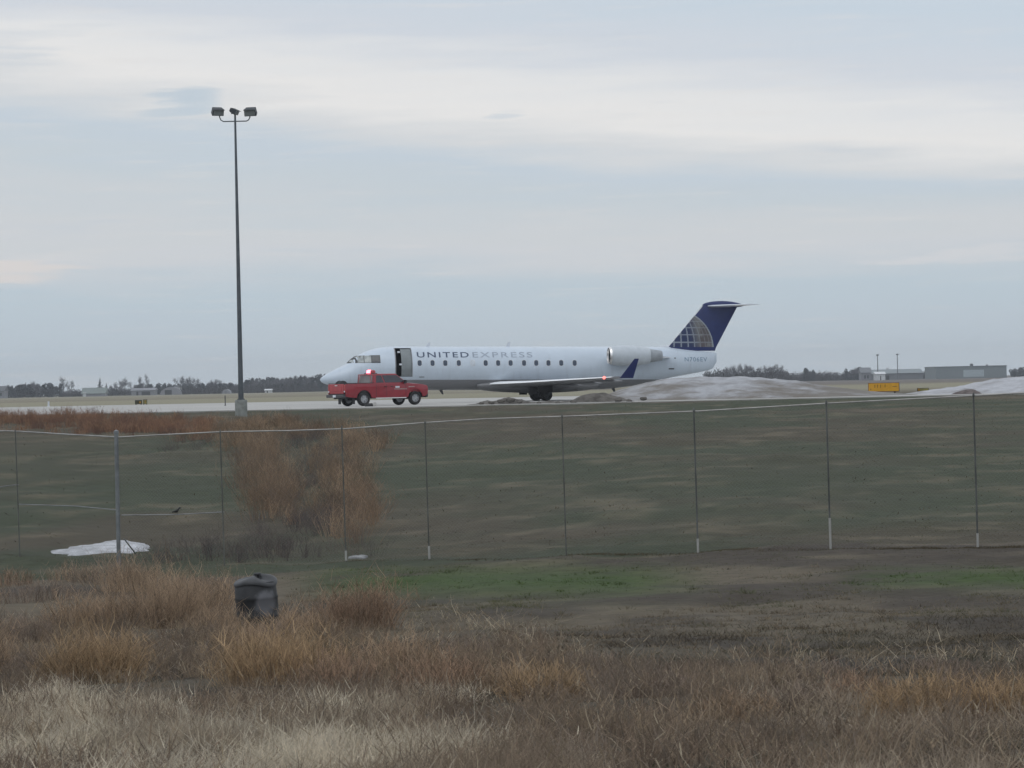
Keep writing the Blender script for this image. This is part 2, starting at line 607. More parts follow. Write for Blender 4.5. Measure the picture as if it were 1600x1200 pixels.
def text_mesh(s, offset=0.0, spacing=1.0):
    cu = bpy.data.curves.new('text', 'FONT')
    cu.body = s
    cu.offset = offset
    cu.space_character = spacing
    cu.resolution_u = 4
    o = bpy.data.objects.new('text', cu)
    COL.objects.link(o)
    bpy.context.view_layer.update()
    me = bpy.data.meshes.new_from_object(o.evaluated_get(bpy.context.evaluated_depsgraph_get()))
    bpy.data.objects.remove(o)
    bm = bmesh.new()
    bm.from_mesh(me)
    bpy.data.meshes.remove(me)
    xs = [v.co.x for v in bm.verts]; ys = [v.co.y for v in bm.verts]
    bx = (min(xs), max(xs), min(ys), max(ys))
    for v in bm.verts:
        v.co.x = (v.co.x - bx[0]) / (bx[1] - bx[0])
        v.co.y = (v.co.y - bx[2]) / (bx[3] - bx[2])
    return bm

def fus_text(s, x0, x1, z0, z1, m, parent, name, off=.006, o2=0.0, sp=1.0):
    bm = text_mesh(s, o2, sp)
    for k in range(1, 8):
        bmesh.ops.bisect_plane(bm, geom=bm.verts[:] + bm.edges[:] + bm.faces[:], plane_co=(0, k / 8, 0), plane_no=(0, 1, 0))
    bm.verts.index_update()
    mb = MB()
    mb.add([side_pt(lerp(x0, x1, v.co.x), lerp(z0, z1, v.co.y), off) for v in bm.verts],
           [tuple(v.index for v in f.verts) for f in bm.faces])
    bm.free()
    return mb.build(name, m, parent)

def px2x(px, lat=1.2):
    """photo column -> station along the fuselage for a point on its near side"""
    D = 182.3
    for _ in range(4):
        X = (px - 800) * D / F
        x = (X + 11.77 - lat * math.sin(TH)) / math.cos(TH)
        D = 180.2 + x * math.sin(TH) - lat * math.cos(TH)
    return x

def px2z(py, lat=1.2):
    return 2.02 + (574.5 - py) * 182.0 / F

def foil(x_le, chord, y, z, th=.11, n=9):
    up, lo = [], []
    for k in range(n):
        t = (1 - math.cos(math.pi * k / (n - 1))) / 2
        yt = th * chord * 5 * (.2969 * math.sqrt(t) - .126 * t - .3516 * t ** 2 + .2843 * t ** 3 - .1015 * t ** 4)
        up.append((x_le + t * chord - XG, y, z + yt * .95))
        lo.append((x_le + t * chord - XG, y, z - yt * .85))
    return up + lo[-2:0:-1]

def fin_foil(x_le, chord, z, th, n=9):
    a, b = [], []
    for k in range(n):
        t = (1 - math.cos(math.pi * k / (n - 1))) / 2
        yt = th * 5 * (.2969 * math.sqrt(t) - .126 * t - .3516 * t ** 2 + .2843 * t ** 3 - .1015 * t ** 4)
        a.append((x_le + t * chord - XG, -yt, z))
        b.append((x_le + t * chord - XG, yt, z))
    return a + b[-2:0:-1]

def make_wheel(parent, name, x, y, z, r, w, rim_r, out, m_rim, n=28):
    wh = empty(name, (x, y, z))
    wh.parent = parent
    t = MB()
    h = w / 2
    t.lathe([(rim_r, -h * .8), (r * .86, -h), (r * .97, -h * .75), (r, -h * .35), (r, h * .35), (r * .97, h * .75), (r * .86, h), (rim_r, h * .8), (rim_r, -h * .8)], axis='y', n=n)
    t.build('tyre', M_black, wh, True)
    k = MB()
    s = 1 if out > 0 else -1
    k.lathe([(.001, s * h * .55), (rim_r * .28, s * h * .6), (rim_r * .34, s * h * .35), (rim_r * .85, s * h * .25), (rim_r, s * h * .8), (rim_r * 1.0, -s * h * .8), (.001, -s * h * .6)], axis='y', n=n)
    for j in range(6):
        a = 2 * math.pi * j / 6
        k.tube([(math.cos(a) * rim_r * .25, s * h * .5, math.sin(a) * rim_r * .25), (math.cos(a) * rim_r * .92, s * h * .55, math.sin(a) * rim_r * .92)], rim_r * .1, 6)
    k.build('rim', m_rim, wh, True)
    return wh

def fuselage_mat():
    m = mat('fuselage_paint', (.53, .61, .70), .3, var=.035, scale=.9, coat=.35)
    t = m.node_tree
    b = t.nodes['Principled BSDF']
    src = b.inputs['Base Color'].links[0].from_socket
    tc = t.nodes.new('ShaderNodeTexCoord')
    sp = t.nodes.new('ShaderNodeSeparateXYZ')
    t.links.new(tc.outputs['Object'], sp.inputs[0])
    line = math_node(t, 'SUBTRACT', sp.outputs[2], 1.31)
    f = smooth_node(t, line, .012, -.012)
    f = math_node(t, 'MULTIPLY', f, smooth_node(t, sp.outputs[0], -10.6, -10.2))
    # soot and run-off streaks under the belt line
    n = t.nodes.new('ShaderNodeTexNoise')
    n.inputs['Scale'].default_value = 1.5
    n.inputs['Detail'].default_value = 6
    mp = t.nodes.new('ShaderNodeMapping')
    mp.inputs['Scale'].default_value = (3.0, 1, .5)
    t.links.new(tc.outputs['Object'], mp.inputs[0])
    t.links.new(mp.outputs[0], n.inputs['Vector'])
    dirt = math_node(t, 'MULTIPLY', smooth_node(t, n.outputs['Fac'], .5, .75), .22)
    col = mix_col(t, dirt, src, (.36, .40, .45))
    col = mix_col(t, f, col, (.20, .205, .22))
    t.links.new(col, b.inputs['Base Color'])
    return m

def build_plane():
    base = Vector((-11.77, 180.2, 0)) + Vector((math.cos(TH), math.sin(TH), 0)) * XG
    pl = empty('regional_jet', base, (0, PITCH, TH))
    tag(pl, 'white regional passenger jet with blue tail and its forward door open', 'aeroplane')
    # fuselage with a real door opening
    st = sorted(set(list(np.linspace(0, .35, 6)) + list(np.linspace(.35, 4.53, 26)) + list(np.linspace(4.53, 5.5, 4))
                    + list(np.linspace(5.5, 17.2, 22)) + list(np.linspace(17.2, 24.95, 34))))
    st = [s for i, s in enumerate(st) if i == 0 or s - st[i - 1] > 1e-4]
    NS = 64
    rings = []
    for x in st:
        c, h, w = fus(x)
        rings.append([(x - XG, -w * math.cos(2 * math.pi * k / NS), c + h * math.sin(2 * math.pi * k / NS)) for k in range(NS)])
    def skip(i, k):
        kk = k if k < NS / 2 else k - NS
        return 4.52 < (st[i] + st[i + 1]) / 2 < 5.51 and -4 <= kk < 12
    mb = MB()
    mb.loft(rings, cap=True, skip=skip)
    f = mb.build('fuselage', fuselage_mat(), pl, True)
    # doorway: dark vestibule behind, a grey panel standing in its rear half
    zt, zb = 2.02 + 1.345 * math.sin(R(67.5)), 2.02 + 1.345 * math.sin(R(-22.5))
    dm = MB()
    dm.add([(4.4 - XG, .5, 1.3), (5.7 - XG, .5, 1.3), (5.7 - XG, .5, 3.3), (4.4 - XG, .5, 3.3),
            (4.4 - XG, -1.2, 1.42), (5.7 - XG, -1.2, 1.42), (5.7 - XG, -.45, 3.27), (4.4 - XG, -.45, 3.27)],
           [(0, 1, 2, 3), (0, 4, 5, 1), (3, 2, 6, 7), (0, 3, 7, 4), (1, 5, 6, 2)])
    dm.build('doorway', mat('dark_cabin', (.05, .055, .065), .8), pl)
    pm = MB()
    side_patch(pm, [(4.86, zb + .0), (5.497, zb + .0), (5.497, zt), (4.86, zt)], -.05, nz=12)
    pm.build('door_panel', mat('grey_panel', (.20, .225, .235), .6, var=.08), pl)
    fr = MB()
    for (xa, xb) in ((4.47, 4.525), (5.505, 5.54)):
        side_patch(fr, [(xa, zb), (xb, zb), (xb, zt), (xa, zt)], .012, nz=12)
    fr.build('door_frame', M_greyp, pl)
    for (z, dx) in ((3.02, .08), (2.25, .14)):
        hb = MB()
        p = Vector(side_pt(4.58 + dx, z, -.02))
        hb.box(p.x, p.x + .16, p.y - .02, p.y + .06, p.z - .05, p.z + .06)
        hb.build('door_handle', M_white, pl, bevel=.015)
    # cockpit glazing
    zlo, zhi = px2z(565.8), px2z(555.2)
    def cx(p):
        return px2x(p, .95)
    cock = [([(cx(544.5), zlo - .01), (cx(568), zlo), (cx(568), zhi), (cx(557), zhi - .02), (cx(550.5), zhi - .20)], M_glass2, 'windscreen'),
            ([(cx(569), zlo), (cx(579.3), zlo), (cx(579.3), zhi + .01), (cx(569), zhi)], M_glass2, 'cockpit_window'),
            ([(cx(580.3), zlo), (cx(592.6), zlo), (cx(592.6), zhi + .02), (cx(580.3), zhi + .01)], M_glass, 'cockpit_window')]
    for poly, m, nm in cock:
        w = MB()
        side_patch(w, poly, .012, nz=8)
        w.build(nm, m, pl, True)
        w = MB()
        c0 = sum(p[0] for p in poly) / len(poly); c1 = sum(p[1] for p in poly) / len(poly)
        side_patch(w, [(c0 + (p[0] - c0) * 1.10, c1 + (p[1] - c1) * 1.10) for p in poly], .006, nz=8)
        w.build('window_surround', M_dmetal, pl)
    # cabin windows
    M_blind = mat('closed_blind', (.52, .57, .63), .5)
    M_win = mat('cabin_window_glass', (.03, .05, .085), .15, var=.3, scale=8, coat=.4)
    for pxw in (655, 675, 695, 716, 738, 758, 777.5, 797, 818, 837, 856, 876, 897):
        x, z = px2x(pxw), px2z(566.6)
        w = MB()
        side_patch(w, rrect(x - .125, x + .125, z - .17, z + .17, .10), .010, nz=5)
        o = w.build('cabin_window', M_blind if pxw == 738 else M_win, pl, True)
        s = MB()
        side_patch(s, rrect(x - .155, x + .155, z - .20, z + .20, .12), .005, nz=5)
        s.build('frame', mat('window_ring', (.60, .64, .69), .4) if pxw == 655 else bpy.data.materials['window_ring'], o)
    # titles
    M_title = mat('title_navy', (.05, .075, .13), .5)
    M_title2 = mat('title_grey', (.30, .35, .42), .5)
    fus_text('UNITED', px2x(651.5), px2x(732.5), px2z(558), px2z(549.6), M_title, pl, 'lettering', o2=.012, sp=1.25)
    fus_text('EXPRESS', px2x(738.5), px2x(832), px2z(558), px2z(549.6), M_title2, pl, 'lettering', o2=.004, sp=1.25)
    fus_text('N706EV', px2x(1068.5, .5), px2x(1105, .4), px2z(564.3), px2z(557.4), mat('registration_blue', (.17, .26, .36), .5), pl, 'registration', o2=.01, sp=1.15)
    for (pa, pb, ya, yb) in ((1044.5, 1053.5, 576.6, 574.8), (1053.6, 1055.6, 560, 558), (653, 661, 588.6, 587.6)):
        w = MB()
        side_patch(w, [(px2x(pa, .8), px2z(ya)), (px2x(pb, .8), px2z(ya)), (px2x(pb, .8), px2z(yb)), (px2x(pa, .8), px2z(yb))], .008, nz=2)
        w.build('vent', M_dmetal, pl)
    # belly fairing
    rings = []
    for t in np.linspace(0, 1, 15):
        x = lerp(9.6, 17.2, t)
        b = math.sin(math.pi * t) ** .55 if 0 < t < 1 else .02
        rings.append([(x - XG, -(1.0 + .42 * b) * math.cos(a), 1.05 + (.20 + .28 * b) * math.sin(a) - .08) for a in np.linspace(0, 2 * math.pi, 25)[:-1]])
    MB().loft(rings).build('belly_fairing', M_greyp, pl, True)
    # wings
    for s in (-1, 1):
        secs = [(10.3, 5.2, 1.15, 1.02, .085), (11.9, 3.6, 3.4, 1.10, .085), (16.05, 1.35, 10.25, 1.385, .09)]
        w = MB()
        w.loft([foil(a, c, s * y, z, t) for a, c, y, z, t in secs])
        w.build('wing', M_greyp, pl, True, angle=60)
        le = MB()
        rr = []
        for a, c, y, z, t in secs:
            full = foil(a - .012, c, s * y, z, t * 1.03, 13)
            rr.append([full[0], full[1], full[2], full[3], (full[3][0], full[3][1], z)])
        le.loft(rr)
        le.build('leading_edge', mat('sky_glint_edge', (.86, .88, .90), .3, var=.03) if s < 0 else bpy.data.materials['sky_glint_edge'], pl, True)  # near-white colour stands in for sky reflecting off the metal edge
        wl = MB()
        wl.add([(16.55 - XG, s * 10.24, 1.34), (17.36 - XG, s * 10.24, 1.34), (17.62 - XG, s * 10.62, 2.48), (17.36 - XG, s * 10.62, 2.48)], [(0, 1, 2, 3)])
        o = [(v[0], v[1] + s * .05, v[2]) for v in wl.v]
        v8 = wl.v + o
        wl = MB().add(v8, [(0, 1, 2, 3), (7, 6, 5, 4), (0, 4, 5, 1), (1, 5, 6, 2), (2, 6, 7, 3), (3, 7, 4, 0)])
        wl.build('winglet', M_bluep, pl, bevel=.012)
        nl = MB()
        nl.lathe([(.001, -.09), (.07, -.06), (.10, 0), (.07, .06), (.001, .09)], (15.72 - XG, s * 9.75, 1.37), 'x', 12)
        nl.build('navigation_light', mat('red_nav_light', (1, .16, .14), .3, emit=2.5) if s < 0 else M_glass2, pl, True)
        for yy in (3.0, 5.4, 7.8):
            fl = MB()
            t = (yy - 1.15) / 9.1
            fl.loft([[(lerp(14.2, 17.0, t) - XG + dx, s * yy + r * math.cos(a), lerp(.86, 1.3, t) + r * math.sin(a) * 1.1) for a in np.linspace(0, 2 * math.pi, 9)[:-1]]
                     for dx, r in ((-.7, .02), (-.2, .09), (.4, .10), (1.0, .02))])
            fl.build('flap_fairing', M_greyp, pl, True)
        # engine
        ex, ey, ez = 17.62, s * 2.12, 2.77
        eng = empty('engine', (ex - XG, ey, ez), (0, 0, s * R(-2.0) if s < 0 else R(2.0)))
        eng.parent = pl
        n = MB()
        n.lathe([(.47, .02), (.50, .0), (.54, .05), (.60, .35), (.63, .9), (.615, 1.5), (.56, 2.1), (.49, 2.55), (.47, 2.55)], axis='x', n=36)
        n.build('nacelle', mat('nacelle_paint', (.50, .55, .60), .35, var=.06) if s < 0 else bpy.data.materials['nacelle_paint'], eng, True)
        lp = MB()
        lp.lathe([(.455, .10), (.475, -.02), (.505, -.03), (.545, .05), (.56, .10)], axis='x', n=36)
        lp.build('intake_lip', M_metal, eng, True)
        it = MB()
        it.lathe([(.468, .02), (.46, .35), (.46, .7), (.001, .7)], axis='x', n=36)
        it.build('intake_duct', mat('dark_duct', (.035, .05, .06), .6) if s < 0 else bpy.data.materials['dark_duct'], eng, True)
        fb = MB()
        for k in range(18):
            a = 2 * math.pi * k / 18
            fb.add([(.62, .12 * math.cos(a), .12 * math.sin(a)), (.62, .45 * math.cos(a), .45 * math.sin(a)), (.66, .45 * math.cos(a + .2), .45 * math.sin(a + .2)), (.66, .12 * math.cos(a + .2), .12 * math.sin(a + .2))], [(0, 1, 2, 3)])
        fb.lathe([(.001, .45), (.07, .52), (.13, .66), (.001, .67)], axis='x', n=16)
        fb.build('fan', M_dmetal, eng)
        ex2 = MB()
        ex2.lathe([(.46, 2.3), (.42, 2.6), (.36, 3.0), (.30, 3.35), (.27, 3.35), (.001, 3.0)], axis='x', n=28)
        ex2.build('exhaust_nozzle', mat('nozzle_metal', (.30, .33, .36), .5, metal=.2) if s < 0 else bpy.data.materials['nozzle_metal'], eng, True)
        py = MB()
        rr = []
        for t in (0, .5, 1):
            y = s * lerp(.75, 1.75, t)
            rr.append([(x_ - XG, y, ez - .10 + zz) for x_, zz in ((18.1, 0), (18.9, .16), (20.5, .15), (21.75, 0), (20.5, -.12), (18.9, -.12))])
        py.loft(rr)
        py.build('pylon', M_white, pl, True)
        # main gear
        gy = s * 1.62
        leg = MB()
        leg.tube([(XG - XG + .05, gy, .36), (-.05, gy, 1.0)], .11, 10)
        leg.tube([(.05, gy, .62), (-.55, gy * .72, .98)], .05, 8)
        leg.tube([(.05, gy - s * .02, .5), (.3, gy, .78), (.1, gy, .95)], .04, 8)
        leg.tube([(.05, gy - .26, .36), (.05, gy + .26, .36)], .06, 8)
        leg.build('main_gear_leg', M_dmetal, pl, True)
        fd = MB()
        fd.box(-1.05, -.55, gy - .16, gy - .12, .38, .95)
        fd.tube([(-.9, gy, .62), (-.2, gy, .5)], .07, 8)
        fd.build('retraction_strut', M_rub, pl, bevel=.01)
        dr = MB()
        dr.box(-.50, .42, gy + s * .30, gy + s * .34, .52, .98)
        dr.build('gear_door', M_rub, pl, bevel=.012)
        for k in (-.2, .2):
            make_wheel(pl, 'main_wheel', .05, gy + k, .375, .375, .24, .18, s, M_dmetal)
    # nose gear
    nx_ = 2.75 - XG
    leg = MB()
    leg.tube([(nx_, 0, .05), (nx_ + .1, 0, .95)], .07, 10)
    leg.tube([(nx_, -.2, .04), (nx_, .2, .04)], .04, 8)
    leg.tube([(nx_, 0, .5), (nx_ + .7, 0, .9)], .035, 8)
    leg.build('nose_gear_leg', M_dmetal, pl, True)
    for k in (-.16, .16):
        make_wheel(pl, 'nose_wheel', nx_, k, .04, .24, .14, .11, k, M_dmetal)
    # fin
    fs = [(21.55, 3.30, 3.10, .16), (21.78, 3.15, 3.32, .16), (24.00, 2.32, 5.90, .11), (24.20, 2.2, 6.04, .10)]
    fn = MB()
    fn.loft([fin_foil(a, c, z, t) for a, c, z, t in fs])
    fn.build('fin', M_bluep, pl, True, angle=60)
    # grey dorsal fillet and bright leading strip
    df = MB()
    df.loft([fin_foil(a, c, z, t) for a, c, z, t in ((20.2, 4.5, 3.15, .12), (20.9, 3.9, 3.33, .10), (21.6, 3.25, 3.42, .05))])
    df.build('dorsal_fillet', M_white, pl, True, angle=60)
    ls = MB()
    rr = []
    for z in (3.36, 4.6, 5.9):
        t = (z - 3.32) / (5.90 - 3.32)
        a = lerp(21.78, 24.0, t); c = lerp(3.15, 2.32, t); th = lerp(.16, .11, t)
        q = fin_foil(a - .015, c, z, th * 1.06, 17)
        rr.append([q[-2], q[-1], q[0], q[1], q[2], (q[2][0], 0, z)])
    ls.loft(rr)
    ls.build('fin_leading_edge', mat('pale_edge', (.55, .58, .62), .35, metal=.3), pl, True)
    # bullet fairing at the top of the fin
    rings = []
    for t in np.linspace(0, 1, 15):
        x = lerp(24.05, 26.75, t)
        r = .26 * max(.03, math.sin(math.pi * min(1, t * 1.0)) ** .6)
        zc = 6.0 - .06 * t
        rings.append([(x - XG, .55 * r * math.cos(a), zc + r * (1.0 if math.sin(a) > 0 else .7) * math.sin(a)) for a in np.linspace(0, 2 * math.pi, 17)[:-1]])
    MB().loft(rings).build('tail_bullet', M_bluep, pl, True)
    for s in (-1, 1):
        w = MB()
        w.loft([foil(24.35, 2.0, s * .06, 5.90, .09), foil(26.05, 1.0, s * 3.1, 5.92, .08)])
        w.build('tailplane', M_white, pl, True, angle=60)
    # globe emblem on both faces of the fin: printed, so a thin coloured skin
    gcx, gcz, gr = px2x(1055, .1), px2z(545), 2.5
    nu, nv = 150, 120
    for s in (-1, 1):
        vs_, cs, qs = [], [], []
        keep = {}
        for j in range(nv + 1):
            z = lerp(3.34, 5.75, j / nv)
            t = (z - 3.32) / (5.90 - 3.32)
            a = lerp(21.78, 24.0, t); c = lerp(3.15, 2.32, t); th = lerp(.16, .11, t)
            for i in range(nu + 1):
                u = lerp(.02, .985, i / nu)
                x = a + u * c
                yt = th * 5 * (.2969 * math.sqrt(u) - .126 * u - .3516 * u ** 2 + .2843 * u ** 3 - .1015 * u ** 4)
                dx, dz = (x - gcx) / gr, (z - gcz) / gr
                rr2 = math.hypot(dx, dz)
                keep[(i, j)] = (len(vs_), rr2 < 1.0)
                vs_.append((x - XG, s * (yt + .006), z))
                lat = math.asin(max(-1, min(1, dz)))
                lon = math.asin(max(-1, min(1, dx / max(.05, math.cos(lat)))))
                g1 = abs(((lon + .03) / .185) % 1 - .5); g2 = abs((lat / .20 + .12) % 1 - .5)
                line = max(1 if g1 > .41 else 0, 1 if g2 > .42 else 0)
                k = float(sstep(.42, .76, np.array(dx + .24 * dz)))
                bl = float(sstep(.50, .62, fbm(dx * 7 + 3, dz * 4, 3)))
                tan = np.array((.165, .168, .172)) * (1 - .5 * bl) + np.array((.022, .008, .012)) * bl
                blue = np.array((.020, .034, .10))
                cc = blue * (1 - k) + tan * k
                lw = .75 * (1 - .5 * k) * line
                cc = cc * (1 - lw) + np.array((.34, .38, .43)) * lw
                if rr2 > .965:
                    cc = np.array((.30, .34, .38))
                cs.append(cc)
        for j in range(nv):
            for i in range(nu):
                c4 = [keep[(i, j)], keep[(i + 1, j)], keep[(i + 1, j + 1)], keep[(i, j + 1)]]
                if all(k[1] for k in c4):
                    qs.append([k[0] for k in c4])
        o = np_mesh('globe_emblem', np.array(vs_), quads=np.array(qs), cols=np.array(cs),
                    mats=[bpy.data.materials.get('emblem_print') or attr_mat('emblem_print', rough=.4, var=.06, spec=.4)])
        o.parent = pl
    # roof antennas and belly mast
    for xx, hgt in ((px2x(664, 0), .26), (px2x(789, 0), .30)):
        a = MB()
        a.add([(xx - XG, -.012, 3.34), (xx + .26 - XG, -.012, 3.34), (xx + .34 - XG, -.008, 3.36 + hgt), (xx + .22 - XG, -.008, 3.36 + hgt),
               (xx - XG, .012, 3.34), (xx + .26 - XG, .012, 3.34), (xx + .34 - XG, .008, 3.36 + hgt), (xx + .22 - XG, .008, 3.36 + hgt)],
              [(0, 1, 2, 3), (7, 6, 5, 4), (0, 4, 5, 1), (1, 5, 6, 2), (2, 6, 7, 3), (3, 7, 4, 0)])
        a.build('antenna', M_white, pl)
    for xx in (7.35, 18.2):
        a = MB()
        c, h, w = fus(xx)
        a.add([(xx - XG, -.012, c - h + .03), (xx + .22 - XG, -.012, c - h + .03), (xx + .30 - XG, -.012, c - h - .26), (xx + .2 - XG, -.012, c - h - .26),
               (xx - XG, .012, c - h + .03), (xx + .22 - XG, .012, c - h + .03), (xx + .30 - XG, .012, c - h - .26), (xx + .2 - XG, .012, c - h - .26)],
              [(0, 1, 2, 3), (7, 6, 5, 4), (0, 4, 5, 1), (1, 5, 6, 2), (2, 6, 7, 3), (3, 7, 4, 0)])
        a.build('antenna', M_dmetal, pl)
build_plane()

# ------------------------------------------------------------------ red pickup truck
def quad_pt(q, u, v, off=0.0):
    a, b, c, d = (Vector(k) for k in q)          # a-b bottom edge, d-c top edge
    n = (b - a).cross(d - a).normalized()
    return a.lerp(b, u).lerp(d.lerp(c, u), v) + n * off

def quad_pane(q, uv, off, th=.012):
    """pane on a quad: uv polygon, lifted off the face"""
    p = [quad_pt(q, u, v, off) for u, v in uv]
    b = [quad_pt(q, u, v, off - th) for u, v in uv]
    n = len(p)
    return MB().add(p + b, [tuple(range(n)), tuple(range(2 * n - 1, n - 1, -1))] + [(k, k + n, (k + 1) % n + n, (k + 1) % n) for k in range(n)])

def build_truck():
    rz = R(35)
    org = P(541, 634.5, 166)
    tr = empty('pickup_truck', (org.x, org.y, 0), (0, 0, rz))
    tag(tr, 'red pickup truck with a lit red beacon on its cab beside the jet', 'pickup truck')
    # local: x forward from the tailgate, y from 0 (near side) to W (far side)
    W = 1.92
    ax_r, ax_f, wr = 1.22, 4.68, .395
    def arch(cx, r=.50, z0=.47, n=10):
        a0 = math.asin((z0 - .40) / r)
        return [(cx - r * math.cos(a), .40 + r * math.sin(a)) for a in np.linspace(a0, math.pi - a0, n)]
    outline = [(0, .55)] + [(.3, .50)] + arch(ax_r) + [(2.2, .42), (4.0, .42)] + arch(ax_f) + [(5.35, .50), (5.52, .62), (5.55, .95), (5.48, 1.10), (5.2, 1.17), (4.25, 1.26), (1.92, 1.29), (0, 1.27)]
    for k, (y0, y1) in enumerate(((0, .07), (W - .07, W))):
        MB().extrude(outline, y0, y1).build('side_panel', M_red, tr, bevel=.02, smooth=True)
    b = MB()
    b.box(1.88, 4.2, .06, W - .06, .45, 1.24)
    b.box(4.15, 4.22, .06, W - .06, .6, 1.22)
    b.build('cab_shell', M_red, tr, bevel=.02)
    h = MB()
    rings = []
    for x, zt, zs in ((4.12, 1.30, 1.24), (4.7, 1.27, 1.20), (5.2, 1.20, 1.13), (5.50, 1.08, 1.04), (5.56, .90, .90)):
        rings.append([(x, .02, zs - .04), (x, .06, zs), (x, .35, zt - .015), (x, W / 2, zt), (x, W - .35, zt - .015), (x, W - .06, zs), (x, W - .02, zs - .04), (x, W - .1, .75), (x, .1, .75)])
    h.loft(rings)
    h.build('hood', M_red, tr, True)
    u = MB()
    u.box(.15, 5.3, .35, W - .35, .42, .58)
    u.tube([(ax_r, .1, .40), (ax_r, W - .1, .40)], .08, 8)
    u.tube([(ax_f, .1, .40), (ax_f, W - .1, .40)], .06, 8)
    u.build('chassis', M_rub, tr)
    bed = MB()
    bed.box(.05, 1.9, .07, W - .07, .70, .76)
    bed.box(.85, 1.6, .07, .25, .74, .95)
    bed.box(.85, 1.6, W - .25, W - .07, .74, .95)
    bed.build('bed_floor', M_rub, tr)
    for y0 in (-.005, W - .085):
        MB().box(.02, 1.88, y0, y0 + .09, 1.285, 1.315).build('bed_rail_cap', M_rub, tr, bevel=.008)
    # cab
    y0b, y0t = .03, .20
    A, B = (1.90, 1.22), (4.26, 1.22)
    C, D_ = (3.46, 1.82), (2.00, 1.82)
    cb = MB()
    v = [(A[0], y0b, A[1]), (B[0], y0b, B[1]), (C[0], y0t, C[1]), (D_[0], y0t, D_[1]),
         (A[0], W - y0b, A[1]), (B[0], W - y0b, B[1]), (C[0], W - y0t, C[1]), (D_[0], W - y0t, D_[1])]
    cb.add(v, [(0, 1, 2, 3), (7, 6, 5, 4), (0, 4, 5, 1), (1, 5, 6, 2), (2, 6, 7, 3), (3, 7, 4, 0)])
    cb.build('cab', M_red, tr, bevel=.05, smooth=True)
    near, far = (v[0], v[1], v[2], v[3]), (v[5], v[4], v[7], v[6])
    rear, front = (v[4], v[0], v[3], v[7]), (v[1], v[5], v[6], v[2])
    M_tglass = mat('truck_glass', (.025, .022, .035), .1, var=.15, coat=.5)
    for q in (near, far):
        fl = (lambda uv: uv) if q is near else (lambda uv: [(1 - a, b_) for a, b_ in uv][::-1])
        quad_pane(q, fl([(.06, .14), (.30, .14), (.30, .84), (.10, .84)]), .006).build('side_window', M_tglass, tr)
        quad_pane(q, fl([(.335, .14), (.86, .14), (.96, .30), (.945, .84), (.335, .84)]), .006).build('side_window', M_tglass, tr)
    quad_pane(rear, [(.10, .14), (.90, .14), (.90, .86), (.10, .86)], .006).build('rear_window', mat('rear_glass', (.17, .15, .15), .15, coat=.4), tr)
    quad_pane(front, [(.06, .08), (.94, .08), (.92, .90), (.08, .90)], .006).build('windscreen', M_tglass, tr)
    # doors: seams, handles, side marking
    for x in (2.02, 2.72, 4.02):
        MB().box(x, x + .018, -.004, .03, .50, 1.22).build('door_seam', M_rub, tr)
    for x in (2.55, 3.00):
        MB().box(x, x + .16, -.035, .01, 1.06, 1.10).build('door_handle', M_rub, tr, bevel=.008)
    MB().box(3.32, 3.60, -.004, .01, 1.00, 1.09).build('door_emblem', M_white, tr)
    MB().box(3.24, 4.10, -.004, .01, .90, .965).build('door_lettering', mat('faded_marking', (.32, .20, .20), .5), tr)
    MB().box(4.22, 4.62, -.004, .01, 1.02, 1.075).build('fender_badge', mat('faded_badge', (.38, .28, .28), .4), tr)
    for y in (-.012, W - .02):
        MB().box(2.0, 4.05, y, y + .035, .40, .455).build('rocker_trim', M_metal, tr, bevel=.008)
    # tail
    tg = MB()
    tg.box(-.035, .03, .22, W - .22, .72, 1.27)
    tg.box(-.05, -.03, .40, W - .40, .86, 1.14)
    tgo = tg.build('tailgate', mat('tailgate_lit_red', (.36, .022, .030), .35, coat=.4), tr, bevel=.012)  # lighter red than the body: light on the tailgate put into its colour
    MB().box(-.07, -.04, W / 2 - .12, W / 2 + .12, 1.16, 1.21).build('handle', M_metal, tgo)
    for y in (.03, W - .20):
        t = MB().box(-.03, .10, y, y + .17, .80, 1.22).build('tail_light', mat('tail_lens', (.34, .03, .03), .2, coat=.6) if y < 1 else bpy.data.materials['tail_lens'], tr, bevel=.02)
        MB().box(-.04, -.025, y + .03, y + .13, .80, .88).build('reverse_lens', M_white, t)
    bp = MB()
    bp.box(-.18, .10, .06, W - .06, .50, .68)
    bp.build('rear_bumper', mat('dull_bumper', (.07, .07, .075), .4, metal=.3), tr, bevel=.03)
    pl_ = MB()
    pl_.box(-.195, -.17, W / 2 - .15, W / 2 + .15, .52, .65)
    pl_.build('number_plate', M_white, tr)
    # front
    fb = MB()
    fb.loft([[(x, .05 + i, .42), (x + .16, .10 + i, .45), (x + .16, .10 + i, .70), (x, .05 + i, .72)] for x, i in ((5.42, -.02), (5.50, .25), (5.52, W / 2 - .05), (5.50, W - .35), (5.42, W - .09))])
    fb.build('front_bumper', M_rub, tr, True)
    MB().box(5.50, 5.58, .40, W - .40, .74, 1.00).build('grille', M_rub, tr, bevel=.01)
    for y in (.06, W - .36):
        hl = MB()
        hl.loft([[(5.30 + dx, y + (0 if dx < .2 else .05), z0), (5.30 + dx, y + .30, z0), (5.30 + dx, y + .30, z1), (5.30 + dx, y + (0 if dx < .2 else .05), z1)] for dx, z0, z1 in ((0, .82, 1.06), (.15, .80, 1.07), (.26, .80, 1.03))])
        hl.build('headlight', mat('headlight_lens', (.75, .76, .78), .12, coat=.6) if y < 1 else bpy.data.materials['headlight_lens'], tr, True)
